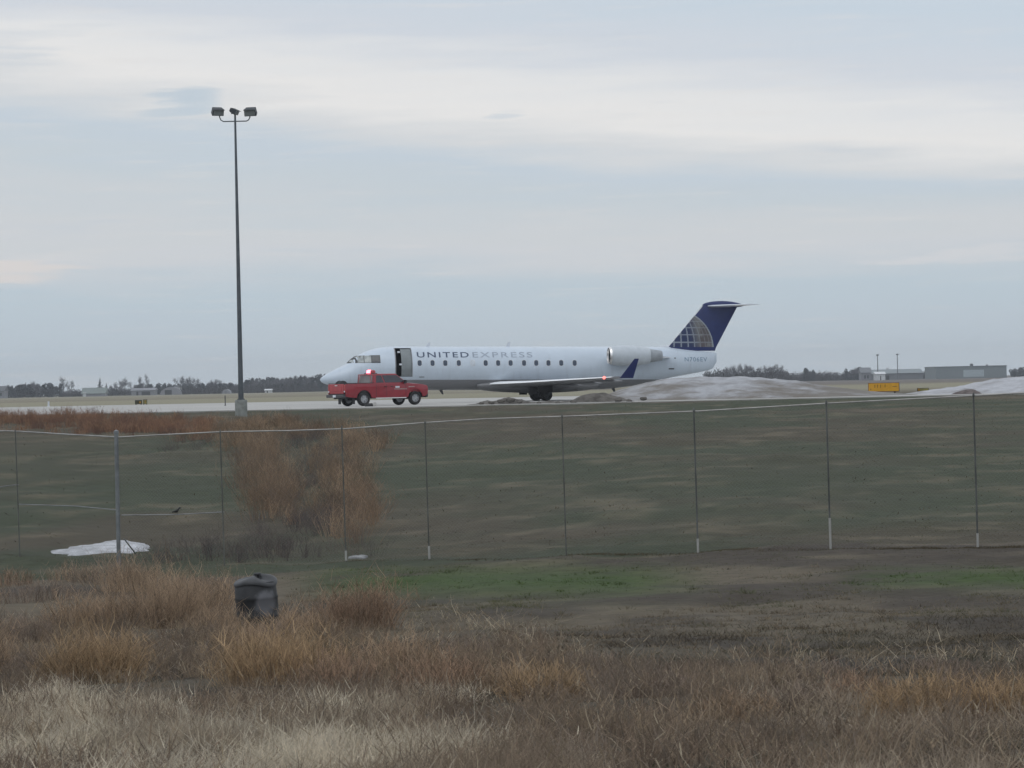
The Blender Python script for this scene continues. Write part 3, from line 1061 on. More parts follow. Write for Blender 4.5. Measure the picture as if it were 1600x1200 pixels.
    for y in (-.20, W + .02):
        m = MB()
        m.box(3.86, 3.98, y, y + .19, 1.24, 1.44)
        m.tube([(3.92, y + .1, 1.26), (3.95, .05 if y < 1 else W - .05, 1.24)], .02, 6)
        m.build('wing_mirror', M_rub, tr, bevel=.02)
    # wheels, with dark wells behind them
    for axx in (ax_r, ax_f):
        for y, o in ((.12, -1), (W - .12, 1)):
            make_wheel(tr, 'wheel', axx, y, wr, wr, .26, .23, o, mat('alloy', (.42, .43, .45), .35, metal=.7) if (axx == ax_r and o < 0) else bpy.data.materials['alloy'])
            ww = MB()
            yy = (.06, .36) if o < 0 else (W - .36, W - .06)
            pts = arch(axx, .495)
            n = len(pts)
            ww.add([(x, yy[0], z) for x, z in pts] + [(x, yy[1], z) for x, z in pts], [(k, k + 1, k + 1 + n, k + n) for k in range(n - 1)])
            ww.build('wheel_well', M_rub, tr)
            if axx == ax_f:
                continue
            fl = MB()
            fl.box(axx - .62, axx - .59, yy[0] + .0, yy[0] + .26, .12, .55)
            fl.build('mud_flap', M_rub, tr)
    # roof beacon
    bm_ = MB()
    bm_.box(2.12, 2.44, .50, W - .50, 1.81, 1.86)
    bar = bm_.build('light_bar', M_rub, tr, bevel=.012)
    for y, m in ((1.12, 'lit'), (.72, 'off')):
        k = MB()
        k.lathe([(.16, 0), (.155, .10), (.11, .17), (.001, .19)], (2.28, y - .0, 1.858), 'z', 16)
        k.build('beacon', mat('lit_red_lens', (1.0, .10, .14), .3, emit=9.0) if m == 'lit' else mat('red_lens', (.35, .02, .03), .2, coat=.5), bar, True)
    rk = MB()
    for y in (.25, W - .25):
        rk.tube([(1.84, y, 1.28), (1.84, y + (.1 if y < 1 else -.1), 1.78)], .025, 8)
    rk.tube([(1.84, .35, 1.78), (1.84, W - .35, 1.78)], .025, 8)
    rk.build('cab_rack', mat('rack_red', (.30, .06, .07), .4), tr, True)
    # gear lying in the bed
    tb = MB()
    tb.extrude([(0, 0), (.62, 0), (.62, .36), (.50, .44), (.12, .44), (0, .36)], 0, 1.25)
    tool = tb.build('tool_chest', M_rub, None, bevel=.02)
    mw = tr.matrix_basis if False else (Matrix.Translation((org.x, org.y, 0)) @ Matrix.Rotation(rz, 4, 'Z'))
    tool.matrix_world = mw @ Matrix.Translation((.95, .36, .757))
    tag(tool, 'black tool chest lying in the bed of the red pickup', 'tool chest')
    hr = MB()
    hr.lathe([(.10, 0), (.34, .0), (.36, .04), (.34, .08), (.12, .10), (.12, .34), (.34, .36), (.36, .40), (.34, .44), (.10, .44)], axis='y', n=24)
    reel = hr.build('hose_reel', M_dmetal, None, True)
    reel.matrix_world = mw @ Matrix.Translation((.42, .95, 1.11))
    tag(reel, 'dark hose reel standing in the bed of the red pickup', 'hose reel')
build_truck()

# low boxes on the pavement by the truck's rear wheel
def ground_box(name, px0, px1, py0, py1, D, m, label, cat):
    a, b = P(px0, py1, D), P(px1, py0, D)
    w, h = b.x - a.x, b.z - max(0, a.z)
    mb = MB()
    mb.loft([[(-w / 2 * s, -.2 * s, z), (w / 2 * s, -.2 * s, z), (w / 2 * s, .2 * s, z), (-w / 2 * s, .2 * s, z)] for s, z in ((1.0, 0), (1.0, h * .55), (.92, h * .6), (.86, h))])
    o = mb.build(name, m, None, bevel=.012)
    o.location = ((a.x + b.x) / 2, D, .0)
    tag(o, label, cat)
    return o
ground_box('wheel_chock', 570, 583, 630.0, 636, 162.0, M_rub, 'low black block on the pavement by the red truck', 'chock')
ground_box('marker_block', 583.5, 588, 628.5, 637, 161.2, M_conc, 'small pale grey block on the pavement by the red truck', 'block')

# ------------------------------------------------------------------ floodlight pole
def build_pole():
    base = P(377, 644, 143.5)
    z0 = gz(base.x, base.y)
    top = P(369.2, 176, 143.5)
    H = top.z - z0
    pole = empty('floodlight_pole', (base.x, base.y, z0))
    tag(pole, 'tall grey steel pole carrying three floodlights on a concrete base', 'light pole')
    M_pole = mat('weathered_pole', (.105, .12, .135), .5, metal=.5, var=.2, scale=1.5)
    c = MB()
    c.lathe([(.30, -.4), (.30, .78), (.27, .82), (.001, .82)], n=24)
    c.build('concrete_base', mat('base_concrete', (.20, .215, .205), .9, var=.2, scale=4, bump=.3), pole, True)
    s = MB()
    s.lathe([(.20, .80), (.20, .84), (.135, .85), (.125, 1.4), (.05, H - .35), (.045, H - .1)], n=16)
    s.build('shaft', M_pole, pole, True)
    p_ = MB()
    p_.lathe([(.17, .83), (.17, .88), (.001, .885)], n=4)
    p_.build('base_plate', M_pole, pole)
    arm = MB()
    zA = H - .42
    pts = [(-.76, 0, zA + .36), (-.755, 0, zA + .22), (-.70, 0, zA + .08), (-.58, 0, zA), (0, 0, zA), (.55, 0, zA), (.66, 0, zA + .06), (.72, 0, zA + .18), (.73, 0, zA + .30)]
    arm.tube(pts, .028, 8)
    arm.build('arm', M_pole, pole, True)
    M_head = mat('floodlight_housing', (.035, .042, .048), .5, metal=.3)
    M_lens = mat('floodlight_lens', (.30, .33, .34), .2)
    for (cx, cz, w, h, d, yaw) in ((-.87, zA + .52, .60, .36, .42, 25), (-.05, zA + .50, .36, .26, .40, 65), (.78, zA + .48, .62, .38, .42, -14)):
        hd = MB()
        # housing flares from back to the lens, tipped downwards
        rings = []
        for t, k in ((0, .62), (.25, .88), (1, 1.0)):
            y = lerp(d * .5, -d * .5, t)
            rings.append([(x * w / 2 * k, y, z * h / 2 * k) for x, z in ((-1, -1), (-.9, 1), (.9, 1), (1, -1))])
        hd.loft(rings)
        o = hd.build('floodlight', M_head, pole, bevel=.02, loc=(cx, 0, cz), rot=(R(28), 0, R(yaw)))
        ln = MB()
        ln.box(-w * .42, w * .42, -d * .5 - .012, -d * .5 + .01, -h * .42, h * .42)
        ln.build('lens', M_lens, o)
        vz = MB()
        vz.box(-w * .46, w * .46, -d * .5 - .10, -d * .5 + .02, h * .44, h * .47)
        vz.build('visor', M_head, o)
        yk = MB()
        yk.tube([(-w * .1, .05, -h * .62), (w * .1, .05, -h * .62), (w * .1, .05, -h * .2)], .03, 6)
        yk.build('yoke', M_pole, o)
build_pole()

# ------------------------------------------------------------------ chain link fence
def build_fence():
    # pixel columns of the posts with top / foot rows; distance from the fence's real height
    run = [(185, 675, 890, 62.0), (350, 674, 888, 61.4), (540, 668, 885, 60.6), (670, 660, 876, 60.0), (884, 650, 868, 59.0),
           (1090, 641, 873, 57.9), (1297, 629, 863, 56.8), (1527, 617, 861, 55.6), (1750, 604, 858, 54.5)]
    left = [(-110, 670, 846, 69.5), (30, 674, 856, 66.5), (185, 675, 890, 62.0)]
    fe = empty('chain_link_fence', (P(185, 890, 62).x, 62.0, gz(P(185, 890, 62).x, 62)))
    tag(fe, 'galvanised chain link fence with steel posts across the grass', 'fence')
    o0 = fe.location.copy()
    def pt(px, py, D):
        return P(px, py, D) - o0
    M_dpost = mat('dark_post', (.10, .106, .102), .6, metal=.3, var=.35, scale=2)
    M_ppost = mat('pale_post', (.115, .118, .108), .6, metal=.3, var=.35, scale=2)
    M_cpost = mat('corner_post_steel', (.20, .215, .225), .5, metal=.5, var=.25, scale=3)
    M_wire = mat('fence_wire', (.20, .215, .22), .5, metal=.4)
    M_rail = mat('bright_rail', (.33, .325, .315), .5, metal=.4, var=.2)
    M_sleeve = mat('pale_sleeve', (.36, .36, .345), .6)
    tops, foots = {}, {}
    for i, (px, pt_, pb, D) in enumerate(run + left[:2]):
        t, b = pt(px - (3.5 if px == 185 else 6.0), pt_, D), pt(px + 1, pb, D)
        gl = gz(b.x + o0.x, D) - o0.z
        corner = px == 185
        r = .044 if corner else (.014 if px in (30, 350, 540, 670, 884) else .017)
        pm = MB()
        pm.tube([(b.x, b.y, gl - .25), (t.x, t.y, t.z)], r, 10)
        pm.lathe([(r * 1.25, -.03), (r * 1.2, .02), (.001, .05)], (t.x, t.y, t.z), n=10)
        po = pm.build('post', M_cpost if corner else (M_ppost if px in (30, 540, 670, 350, 884) else M_dpost), fe, True)
        if px in (670, 1090, 1297, 1527, 540):
            sl = MB()
            hgt = {670: .26, 1090: .28, 1297: .60, 1527: .26, 540: .2}[px]
            zf = max(gl, b.z)
            sl.tube([(b.x, b.y, zf + .02), (lerp(b.x, t.x, hgt / 2.9), b.y, zf + .02 + hgt)], .023, 10)
            sl.build('sleeve', M_sleeve, po, True)
        tops[(px, D)] = t; foots[(px, D)] = Vector((b.x, b.y, gl))
    def span(posts, railpts):
        # top rail, slightly sagging line through the given rows
        mb = MB()
        mb.tube([pt(px, py, D) for px, py, D in railpts], .016, 6)
        mb.build('top_rail', M_rail, fe, True)
    span(run, [(185, 683, 62.0), (260, 679, 61.7), (350, 674.5, 61.4), (450, 673, 61), (540, 670, 60.6), (670, 660, 60), (760, 654.5, 59.5), (884, 650.5, 59), (1090, 642.5, 57.9), (1297, 630, 56.8), (1527, 618, 55.6), (1750, 605, 54.5)])
    span(left, [(-110, 670, 69.5), (30, 674, 66.5), (110, 679, 64.2), (185, 683, 62.0)])
    for pts in ([(190, 805, 61.95), (277, 804, 61.6), (350, 800, 61.4)], [(30, 788, 66.4), (120, 791, 63.9), (183, 797, 62.1)], [(-110, 770, 69.4), (0, 761, 67.2), (29, 757, 66.6)]):
        mb = MB()
        mb.tube([pt(*p) for p in pts], .012, 6)
        mb.build('brace_rail', M_galv, fe, True)
    # woven wire: every zigzag wire is geometry
    seg_v, seg_q = [], []
    def wires(posts, railpts):
        rp = [pt(*p) for p in railpts]
        xs = [p.x for p in rp]
        f0 = [foots[(p[0], p[3])] for p in posts]
        fx = [p.x for p in f0]
        x = min(xs)
        sp = .0762
        V = []
        k = 0
        while x < max(xs):
            y = np.interp(x, xs, [p.y for p in rp]) if xs[0] < xs[-1] else 0
            zt = np.interp(x, xs, [p.z for p in rp])
            zb = float(ground(x + o0.x, y + o0.y)) - o0.z - .02
            n = int((zt - zb) / (sp / 2)) + 1
            zz = zt - np.arange(n + 1) * sp / 2
            sx = x + ((np.arange(n + 1) + 0) % 2) * sp * (1 if k % 2 == 0 else 1)
            yy = np.interp(sx, xs, [p.y for p in rp])
            V.append(np.stack([sx, yy, zz], 1))
            x += sp
            k += 1
        return V
    r = .0019
    vs_, qs, base = [], [], 0
    for posts, rl in ((run, [(p[0], {185: 683, 350: 674.5, 540: 670}.get(p[0], p[1] + 1), p[3]) for p in run]),
                      (left, [(-110, 670, 69.5), (30, 674, 66.5), (185, 683, 62.0)])):
        for W in wires(posts, rl):
            n = len(W)
            offs = np.array([(-r, -r * .6, 0), (r, -r * .6, 0), (0, r, 0)])
            vv = (W[:, None, :] + offs[None]).reshape(-1, 3)
            i = np.arange(n - 1)[:, None] * 3 + base
            for a, b in ((0, 1), (1, 2), (2, 0)):
                qs.append(np.concatenate([i + a, i + b, i + 3 + b, i + 3 + a], 1))
            vs_.append(vv)
            base += n * 3
    o = np_mesh('woven_wire', np.concatenate(vs_), quads=np.concatenate(qs), mats=[M_wire])
    o.parent = fe
    o['kind'] = 'stuff'
build_fence()

# ------------------------------------------------------------------ airfield signs and markers
def sign_box(name, px0, px1, py0, py1, D, yaw, label, face, side, marks, depth=.30):
    a, b = P(px0, py1, D), P(px1, py0, D)
    w = (b.x - a.x)
    h = b.z - a.z
    root = empty(name, ((a.x + b.x) / 2, D, 0), (0, 0, R(yaw)))
    tag(root, label, 'sign')
    zb = max(.06, a.z)
    mb = MB().box(-w / 2, w / 2, -depth / 2, depth / 2, zb, b.z)
    mb.build('cabinet', side, root, bevel=.015)
    MB().box(-w / 2 + .03, w / 2 - .03, -depth / 2 - .012, -depth / 2 + .005, zb + .03, b.z - .03).build('face_panel', face, root)
    for k in (-.35, .35):
        MB().box(k * w - .04, k * w + .04, -.04, .04, -.06, zb + .02).build('leg', M_dmetal, root)
    for (x0, x1, z0, z1) in marks:
        m = MB().box(lerp(-w / 2, w / 2, x0), lerp(-w / 2, w / 2, x1), -depth / 2 - .017, -depth / 2 - .008, lerp(zb, b.z, z0), lerp(zb, b.z, z1))
        m.build('legend_mark', bpy.data.materials.get('legend_brown') or mat('legend_brown', (.30, .16, .012), .6), root)
    return root
M_yel = mat('sign_yellow', (.66, .34, .012), .45, var=.10, scale=3)
M_ybr = mat('sign_cabinet', (.10, .035, .03), .6)
sign_box('guidance_sign', 1357, 1405, 597.5, 612.5, 182, -9, 'yellow airfield guidance sign with dark end between the snow piles', M_yel, M_ybr,
         [(.07, .10, .2, .36), (.20, .23, .45, .8), (.29, .32, .45, .8), (.38, .41, .45, .8), (.53, .56, .5, .8), (.78, .92, .52, .60)], .4)
M_dullyel = mat('dull_sign_yellow', (.22, .20, .05), .5, var=.3)
sign_box('taxiway_sign', 1433, 1451, 606, 613.5, 190, -6, 'small dull yellow sign low in the grass by the snow pile', M_dullyel, M_dmetal, [(.05, .25, .1, .9)])
sign_box('taxiway_sign', 211, 222, 625, 632, 252, 6, 'small black sign at the far edge of the pavement', mat('black_face', (.035, .035, .012), .5), M_dmetal, [(.6, .85, .2, .7)])
sign_box('taxiway_sign', 223.5, 230, 624, 632, 253, 6, 'small olive yellow sign beside the black one', mat('olive_face', (.20, .19, .06), .5, var=.3), M_dmetal, [(.45, .6, .1, .9)])
def marker(px, py0, py1, D, r, m, label):
    b, t = P(px, py1, D), P(px, py0, D)
    mb = MB()
    mb.tube([(0, 0, -.1), (0, 0, t.z)], r, 8)
    mb.lathe([(r * 1.8, -.05), (r * 1.8, .04), (r * .9, .06)], n=8)
    o = mb.build('marker_post', m, None, True, loc=(b.x, D, 0))
    tag(o, label, 'marker post')
marker(352, 618, 634, 205, .035, M_dmetal, 'thin dark marker post on the pale pavement near the light pole')
marker(76, 627, 635, 258, .08, M_white, 'short white marker post at the far pavement edge')

# ------------------------------------------------------------------ snow and dirt piles
def pile(name, outline, D, half, m, label, cat, lump=.15, seed=0, kx=.12, foot=-.12, steep=1.5):
    """heap whose ridge follows an outline of photo pixels; own depth and base"""
    pts = [P(px, py, D) for px, py in outline]
    X = np.array([p.x for p in pts]); Z = np.array([max(p.z, 0) for p in pts])
    xs = np.linspace(X[0], X[-1], max(24, int((X[-1] - X[0]) / .22)))
    ys = np.linspace(-half, half, 34)
    gx, gy = np.meshgrid(xs, ys)
    hz = _pchip(X, Z, xs)[None, :]
    prof = np.clip(1 - np.abs(gy / half) ** steep, 0, 1)
    wob = 1 + (fbm(gx * .8 + seed, gy * .8 + 3, 3) - .5) * .5
    z = hz * np.clip(prof * (0.75 + .25 * wob), 0, 1.0) + (fbm(gx * 2.0 + seed, gy * 2.0, 4) - .5) * lump * sstep(0, .25, prof * hz) + np.where(prof <= 0.02, foot, foot * (1 - prof))
    yy = gy + D + (fbm(gx * .3 + seed, gy * 0 + 1, 2) - .5) * 1.0 * (1 - prof)
    idx = np.arange(gx.size).reshape(gx.shape)
    q = np.stack([idx[:-1, :-1], idx[:-1, 1:], idx[1:, 1:], idx[1:, :-1]], -1).reshape(-1, 4)
    cx = float(xs.mean())
    o = np_mesh(name, np.stack([gx.ravel() - cx, yy.ravel() - D, z.ravel()], 1), quads=q, mats=[m], smooth=True)
    o.location = (cx, D, 0)
    tag(o, label, cat)
    return o
def snow_mat(name, c, dirt, lo, hi):
    m = mat(name, c, .8, var=.14, scale=1.6, bump=.9, bscale=4)
    t = m.node_tree
    b = t.nodes['Principled BSDF']
    src = b.inputs['Base Color'].links[0].from_socket
    tc = t.nodes.new('ShaderNodeTexCoord')
    n = t.nodes.new('ShaderNodeTexNoise')
    n.inputs['Scale'].default_value = .55
    n.inputs['Detail'].default_value = 8
    n.inputs['Roughness'].default_value = .65
    mp = t.nodes.new('ShaderNodeMapping')
    mp.inputs['Scale'].default_value = (.5, 1, 1.6)
    t.links.new(tc.outputs['Object'], mp.inputs[0])
    t.links.new(mp.outputs[0], n.inputs['Vector'])
    sp = t.nodes.new('ShaderNodeSeparateXYZ')
    t.links.new(tc.outputs['Object'], sp.inputs[0])
    k = math_node(t, 'SUBTRACT', n.outputs['Fac'], math_node(t, 'MULTIPLY', sp.outputs[2], .16))
    f = smooth_node(t, k, lo, hi)
    t.links.new(mix_col(t, f, src, dirt), b.inputs['Base Color'])
    return m
M_snow = snow_mat('dirty_snow', (.34, .35, .375), (.15, .135, .118), .28, .55)
M_snow2 = snow_mat('dirty_snow_pale', (.40, .41, .44), (.17, .155, .145), .36, .66)
M_dirt = mat('bare_soil', (.085, .075, .066), .95, var=.35, scale=2.0, bump=.8, bscale=6, second=(.13, .12, .108))
pile('snow_pile', [(905, 628), (940, 619), (975, 607), (1010, 598.5), (1050, 591), (1085, 589.5), (1160, 588.8), (1195, 590.4), (1242, 594.5), (1275, 600.5), (1340, 609), (1400, 614.5), (1440, 622)], 166.5, 5.5, M_snow,
     'long low pile of dirty grey snow between the jet and the yellow sign', 'snow pile', seed=3)
pile('snow_pile', [(1405, 621), (1440, 611.5), (1500, 602.5), (1560, 592), (1600, 587), (1680, 584), (1760, 590), (1820, 618)], 168, 5.5, M_snow2,
     'pale snow pile with a brown weed clump at its foot', 'snow pile', seed=21)
pile('dirt_pile', [(885, 630), (900, 623), (912, 616.5), (925, 613.8), (945, 614), (958, 618), (975, 623), (992, 630)], 159.5, 1.6, M_dirt,
     'rounded brown dirt heap at the foot of the grey snow pile', 'dirt pile', seed=8, lump=.16)
pile('dirt_ridge', [(728, 634), (742, 630.5), (760, 627.5), (775, 627), (788, 622.5), (795, 621), (805, 624.5), (830, 627), (870, 627), (900, 627.5), (930, 630)], 158.2, 1.0, M_dirt,
     'low ridge of churned brown soil in front of the jet wheels', 'dirt pile', seed=14, lump=.5)
pile('soil_clod', [(1486, 617), (1495, 611.5), (1505, 609), (1520, 607.5), (1527, 610), (1534, 617)], 161, .8, mat('weed_soil', (.12, .10, .095), .95, var=.4, scale=5, bump=.8),
     'brown clump of soil and dead weeds before the pale snow pile', 'soil clump', seed=30, lump=.18)
def clod(px, py, D, r, seed, label):
    p = P(px, py, D)
    rg = random.Random(seed)
    bm = bmesh.new()
    bmesh.ops.create_icosphere(bm, subdivisions=2, radius=r)
    for v in bm.verts:
        k = 1 + (float(fbm(v.co.x / r * 1.3 + seed, v.co.y / r * 1.3 + v.co.z / r, 3)) - .5) * .9
        v.co = Vector((v.co.x * k * 1.3, v.co.y * k, v.co.z * k * .7))
    me = bpy.data.meshes.new('dirt_clod')
    bm.to_mesh(me)
    bm.free()
    me.materials.append(M_dirt)
    o = bpy.data.objects.new('dirt_clod', me)
    COL.objects.link(o)
    o.location = (p.x, D, max(p.z - r * .2, r * .2))
    tag(o, label, 'clod', 'clods on the churned soil')
for j, (px, py, r) in enumerate(((752, 629.5, .10), (768, 628.5, .13), (783, 625.5, .17), (797, 624, .2), (812, 627.5, .12), (842, 629, .1), (872, 629, .12), (896, 627, .15), (966, 624, .16), (983, 625.5, .14), (1006, 622, .16))):
    clod(px, py, 157.0, r, 60 + j, 'brown soil clod lying along the churned ridge before the jet' if px < 900 else 'brown soil clod beside the rounded dirt heap')
def snow_patch(pts, label, seed, h=.10):
    ps = [hit(px, py, 60.8, 90) for px, py in pts]
    c = sum(ps, Vector()) / len(ps)
    mb = MB()
    n = 72
    rings = []
    ang = [math.atan2(p.y - c.y, p.x - c.x) for p in ps]
    rad = [math.hypot(p.y - c.y, p.x - c.x) for p in ps]
    srt = sorted(zip(ang, rad))
    aa = np.array([s[0] for s in srt]); rr = np.array([s[1] for s in srt])
    for t in (1.0, .93, .8, .6, .35, .02):
        ring = []
        for k in range(n):
            a = -math.pi + 2 * math.pi * k / n
            r_ = np.interp(a, np.concatenate([[aa[-1] - 2 * math.pi], aa, [aa[0] + 2 * math.pi]]), np.concatenate([[rr[-1]], rr, [rr[0]]])) * t
            r_ *= 1 + (float(fbm(math.cos(a) * 3.5 + seed * 9, math.sin(a) * 3.5, 4)) - .5) * 1.1
            x, y = c.x + r_ * math.cos(a), c.y + r_ * math.sin(a)
            ring.append((x - c.x, y - c.y, gz(x, y) - gz(c.x, c.y) - .03 + h * (1 - t ** 3) + (.05 if t < 1 else 0)))
        rings.append(ring)
    mb.loft(rings)
    o = mb.build('snow_patch', mat('old_snow_%d' % seed, (.40, .41, .435) if seed == 1 else (.20, .205, .21), .7, var=.30, scale=2.2, bump=.6, bscale=6), None, True, loc=(c.x, c.y, gz(c.x, c.y)))
    tag(o, label, 'snow')
snow_patch([(80, 866), (115, 858), (150, 852), (190, 849), (228, 853), (224, 861), (180, 865), (115, 870)], 'white patch of leftover snow in the dip behind the fence corner post', 1, .08)
snow_patch([(551, 873), (557, 871), (565, 872), (561, 874.5)], 'tiny scrap of snow behind the fence by the brown brush', 2, .05)
st_ = MB()
a_, b_ = hit(217, 866, 60, 90), P(194, 842, 62.6)
st_.tube([(0, 0, -.1), (b_.x - a_.x, b_.y - a_.y, b_.z - gz(a_.x, a_.y))], [.02, .014], 6)
tag(st_.build('leaning_stake', M_galv, None, True, loc=(a_.x, a_.y, gz(a_.x, a_.y))), 'thin stake leaning over the snow patch by the corner post', 'stake')

# ------------------------------------------------------------------ barrel in the weeds
def build_barrel():
    p = hit(405, 985, 30, 60)
    z0 = gz(p.x, p.y)
    root = empty('plastic_barrel', (p.x, p.y, z0 - .06), (R(2), R(-3), 0))
    tag(root, 'dented dark grey barrel with a lid standing in the brown weeds', 'barrel')
    M_b = mat('grey_plastic', (.034, .036, .040), .6, var=.35, scale=3, bump=.3, bscale=6)
    t = M_b.node_tree
    bs = t.nodes['Principled BSDF']
    src = bs.inputs['Base Color'].links[0].from_socket
    tc = t.nodes.new('ShaderNodeTexCoord')
    nn = t.nodes.new('ShaderNodeTexNoise')
    nn.inputs['Scale'].default_value = 7
    t.links.new(tc.outputs['Object'], nn.inputs['Vector'])
    ds = t.nodes.new('ShaderNodeVectorMath')
    ds.operation = 'DISTANCE'
    t.links.new(tc.outputs['Object'], ds.inputs[0])
    ds.inputs[1].default_value = (.16, -.25, .42)
    dd = math_node(t, 'ADD', ds.outputs['Value'], math_node(t, 'MULTIPLY', math_node(t, 'SUBTRACT', nn.outputs['Fac'], .5), .16))
    t.links.new(mix_col(t, smooth_node(t, dd, .20, .10), src, (.15, .155, .17)), bs.inputs['Base Color'])   # sun-bleached plastic
    prof = [(.27, -.15), (.285, 0), (.292, .2), (.30, .21), (.292, .24), (.292, .46), (.30, .47), (.292, .50), (.29, .66), (.275, .70)]
    rings = []
    for r_, h in prof:
        ring = []
        for k in range(40):
            a = 2 * math.pi * k / 40
            d = 1 + (float(fbm(math.cos(a) * 1.6 + 5, math.sin(a) * 1.6 + h * 2.2, 3)) - .5) * .16
            ring.append((r_ * d * math.cos(a), r_ * d * math.sin(a), h))
        rings.append(ring)
    MB().loft(rings).build('body', M_b, root, True, angle=60)
    ld = MB()
    rings = []
    for r_, h in ((.28, .655), (.302, .66), (.304, .69), (.285, .71), (.24, .735), (.12, .76), (.03, .765)):
        rings.append([(r_ * math.cos(a), r_ * math.sin(a), h + .035 * math.cos(a) * math.sin(a * 1.0) + .02 * math.sin(3 * a)) for a in np.linspace(0, 2 * math.pi, 41)[:-1]])
    ld.loft(rings)
    lo = ld.build('lid', mat('lid_plastic', (.032, .034, .038), .5, var=.3, scale=4), root, True, angle=60)
    MB().tube([(-.02, .0, .745), (.0, .0, .80), (.07, .0, .80), (.09, .0, .745)], .022, 8).build('handle', M_b, lo, True)
build_barrel()

# ------------------------------------------------------------------ bird perched on the brace rail
def build_bird():
    p = P(277, 803.2, 61.6)
    body = MB()
    sec = [(-.105, .058, .004, .010), (-.07, .060, .010, .016), (-.045, .062, .018, .022), (-.015, .062, .030, .032), (.015, .072, .033, .036),
           (.040, .092, .028, .030), (.055, .112, .022, .022), (.072, .120, .022, .021), (.088, .118, .014, .014), (.096, .115, .006, .006), (.112, .112, .001, .001)]
    body.loft([[(x, w * math.cos(a), z + h * math.sin(a)) for a in np.linspace(0, 2 * math.pi, 11)[:-1]] for x, z, w, h in sec])
    root = body.build('bird', mat('dark_feathers', (.012, .012, .012), .6), None, True, loc=p, rot=(0, R(-8), R(14)))
    tag(root, 'small black bird perched on the fence brace rail', 'bird')
    lg = MB()
    for y in (-.012, .012):
        lg.tube([(.0, y, .0), (.005, y, .045)], .003, 5)
    lg.build('legs', M_dmetal, root)
build_bird()

# ------------------------------------------------------------------ far trees
FARD = 1400.0
def crown_mesh(name, kind, seed, m):
    """unit tree: height 1, foot at 0; crown of many small faces"""
    rg = np.random.default_rng(seed)
    V, Fq = [], []
    def leaf(c, s, flat=1.0):
        a = rg.normal(size=3); a /= np.linalg.norm(a)
        b = np.cross(a, rg.normal(size=3)); b /= np.linalg.norm(b) + 1e-9
        o = len(V)
        V.extend([c + a * s, c + b * s * .7, c - a * s, c - b * s * .7])
        Fq.append((o, o + 1, o + 2, o + 3))
    if kind == 'bare':
        def twigs(p, d, n):
            for _ in range(n):
                nd = d + rg.normal(size=3) * .55; nd /= np.linalg.norm(nd)
                q = p + nd * rg.uniform(.05, .12)
                o = len(V); w = rg.normal(size=3) * .0022
                V.extend([p + w, p - w, q - w * .4, q + w * .4]); Fq.append((o, o + 1, o + 2, o + 3))
        # limbs and a haze of fine twigs
        def limb(p0, d, ln, r, lev):
            p1 = p0 + d * ln
            side = np.cross(d, rg.normal(size=3)); side /= np.linalg.norm(side) + 1e-9
            s2 = np.cross(d, side)
            for s_ in (side, s2):
                o = len(V)
                V.extend([p0 + s_ * r, p0 - s_ * r, p1 - s_ * r * .6, p1 + s_ * r * .6])
                Fq.append((o, o + 1, o + 2, o + 3))
            if lev > 0:
                for _ in range(4 if lev > 1 else 5):
                    nd = d + rg.normal(size=3) * .62 * np.array((1, 1, .5)) + np.array((0, 0, .10))
                    nd /= np.linalg.norm(nd)
                    t = rg.uniform(.45, 1.0)
                    limb(p0 + d * ln * t, nd, ln * rg.uniform(.55, .8), max(r * .5, .0026), lev - 1)
            else:
                twigs(p1, d, 2)
        limb(np.array((0, 0, 0.0)), np.array((0, 0, 1.0)), .34, .018, 4)
    elif kind == 'spruce':
        for _ in range(520):
            h = rg.uniform(.06, 1.0)
            r_ = (1 - h) * .24 * math.sqrt(rg.uniform(.15, 1)) * (.8 + .35 * math.sin(h * 46))
            a = rg.uniform(0, 6.283)
            leaf(np.array((r_ * math.cos(a), r_ * math.sin(a), h)), rg.uniform(.02, .05) * (1.3 - h))
    elif kind == 'dense':
        lob = [(rg.uniform(-.28, .28), rg.uniform(-.28, .28), rg.uniform(.3, .78), rg.uniform(.14, .26)) for _ in range(9)]
        for _ in range(1000):
            x, y, z, r_ = lob[rg.integers(9)]
            d = rg.normal(size=3); d /= np.linalg.norm(d)
            c = np.array((x, y, z)) + d * r_ * rg.uniform(.6, 1.05)
            if c[2] > .03:
                leaf(c, rg.uniform(.025, .06))
        for _ in range(160):
            a = rg.uniform(0, 6.283); r_ = rg.uniform(.1, .36)
            leaf(np.array((r_ * math.cos(a), r_ * math.sin(a), rg.uniform(.03, .35))), rg.uniform(.04, .08))
    elif kind == 'shrub':
        for _ in range(900):
            a = rg.uniform(0, 6.283); r_ = math.sqrt(rg.uniform(0, 1))
            top = math.sqrt(max(0, 1 - r_ * r_)) * rg.uniform(.5, 1.05)
            leaf(np.array((r_ * .9 * math.cos(a), r_ * .9 * math.sin(a), max(.03, rg.uniform(.1, 1) * top))), rg.uniform(.04, .10))
    me = bpy.data.meshes.new(name)
    me.from_pydata([tuple(v) for v in V], [], Fq)
    me.materials.append(m)
    return me
M_ever = mat('evergreen_foliage', (.024, .029, .034), .9, var=.35, scale=1.5)
M_bare = mat('bare_twigs', (.13, .125, .14), .9, var=.25, scale=2)
M_bark = mat('tree_bark', (.07, .06, .055), .9, var=.3, scale=3)
M_scrub = mat('brown_scrub', (.046, .041, .044), .9, var=.3, scale=2)
CROWNS = {k: [crown_mesh('crown', k, 40 + 7 * i + ord(k[0]), m) for i in range(3)] for k, m in (('bare', M_bare), ('spruce', M_ever), ('dense', M_ever), ('shrub', M_scrub))}
_tm = MB().tube([(0, 0, -.05), (.004, 0, .2), (0, .004, .55)], [.022, .018, .008], 7)
TRUNK = _tm.build('trunk', M_bark, None, True)
TRUNK_ME = TRUNK.data
bpy.data.objects.remove(TRUNK)
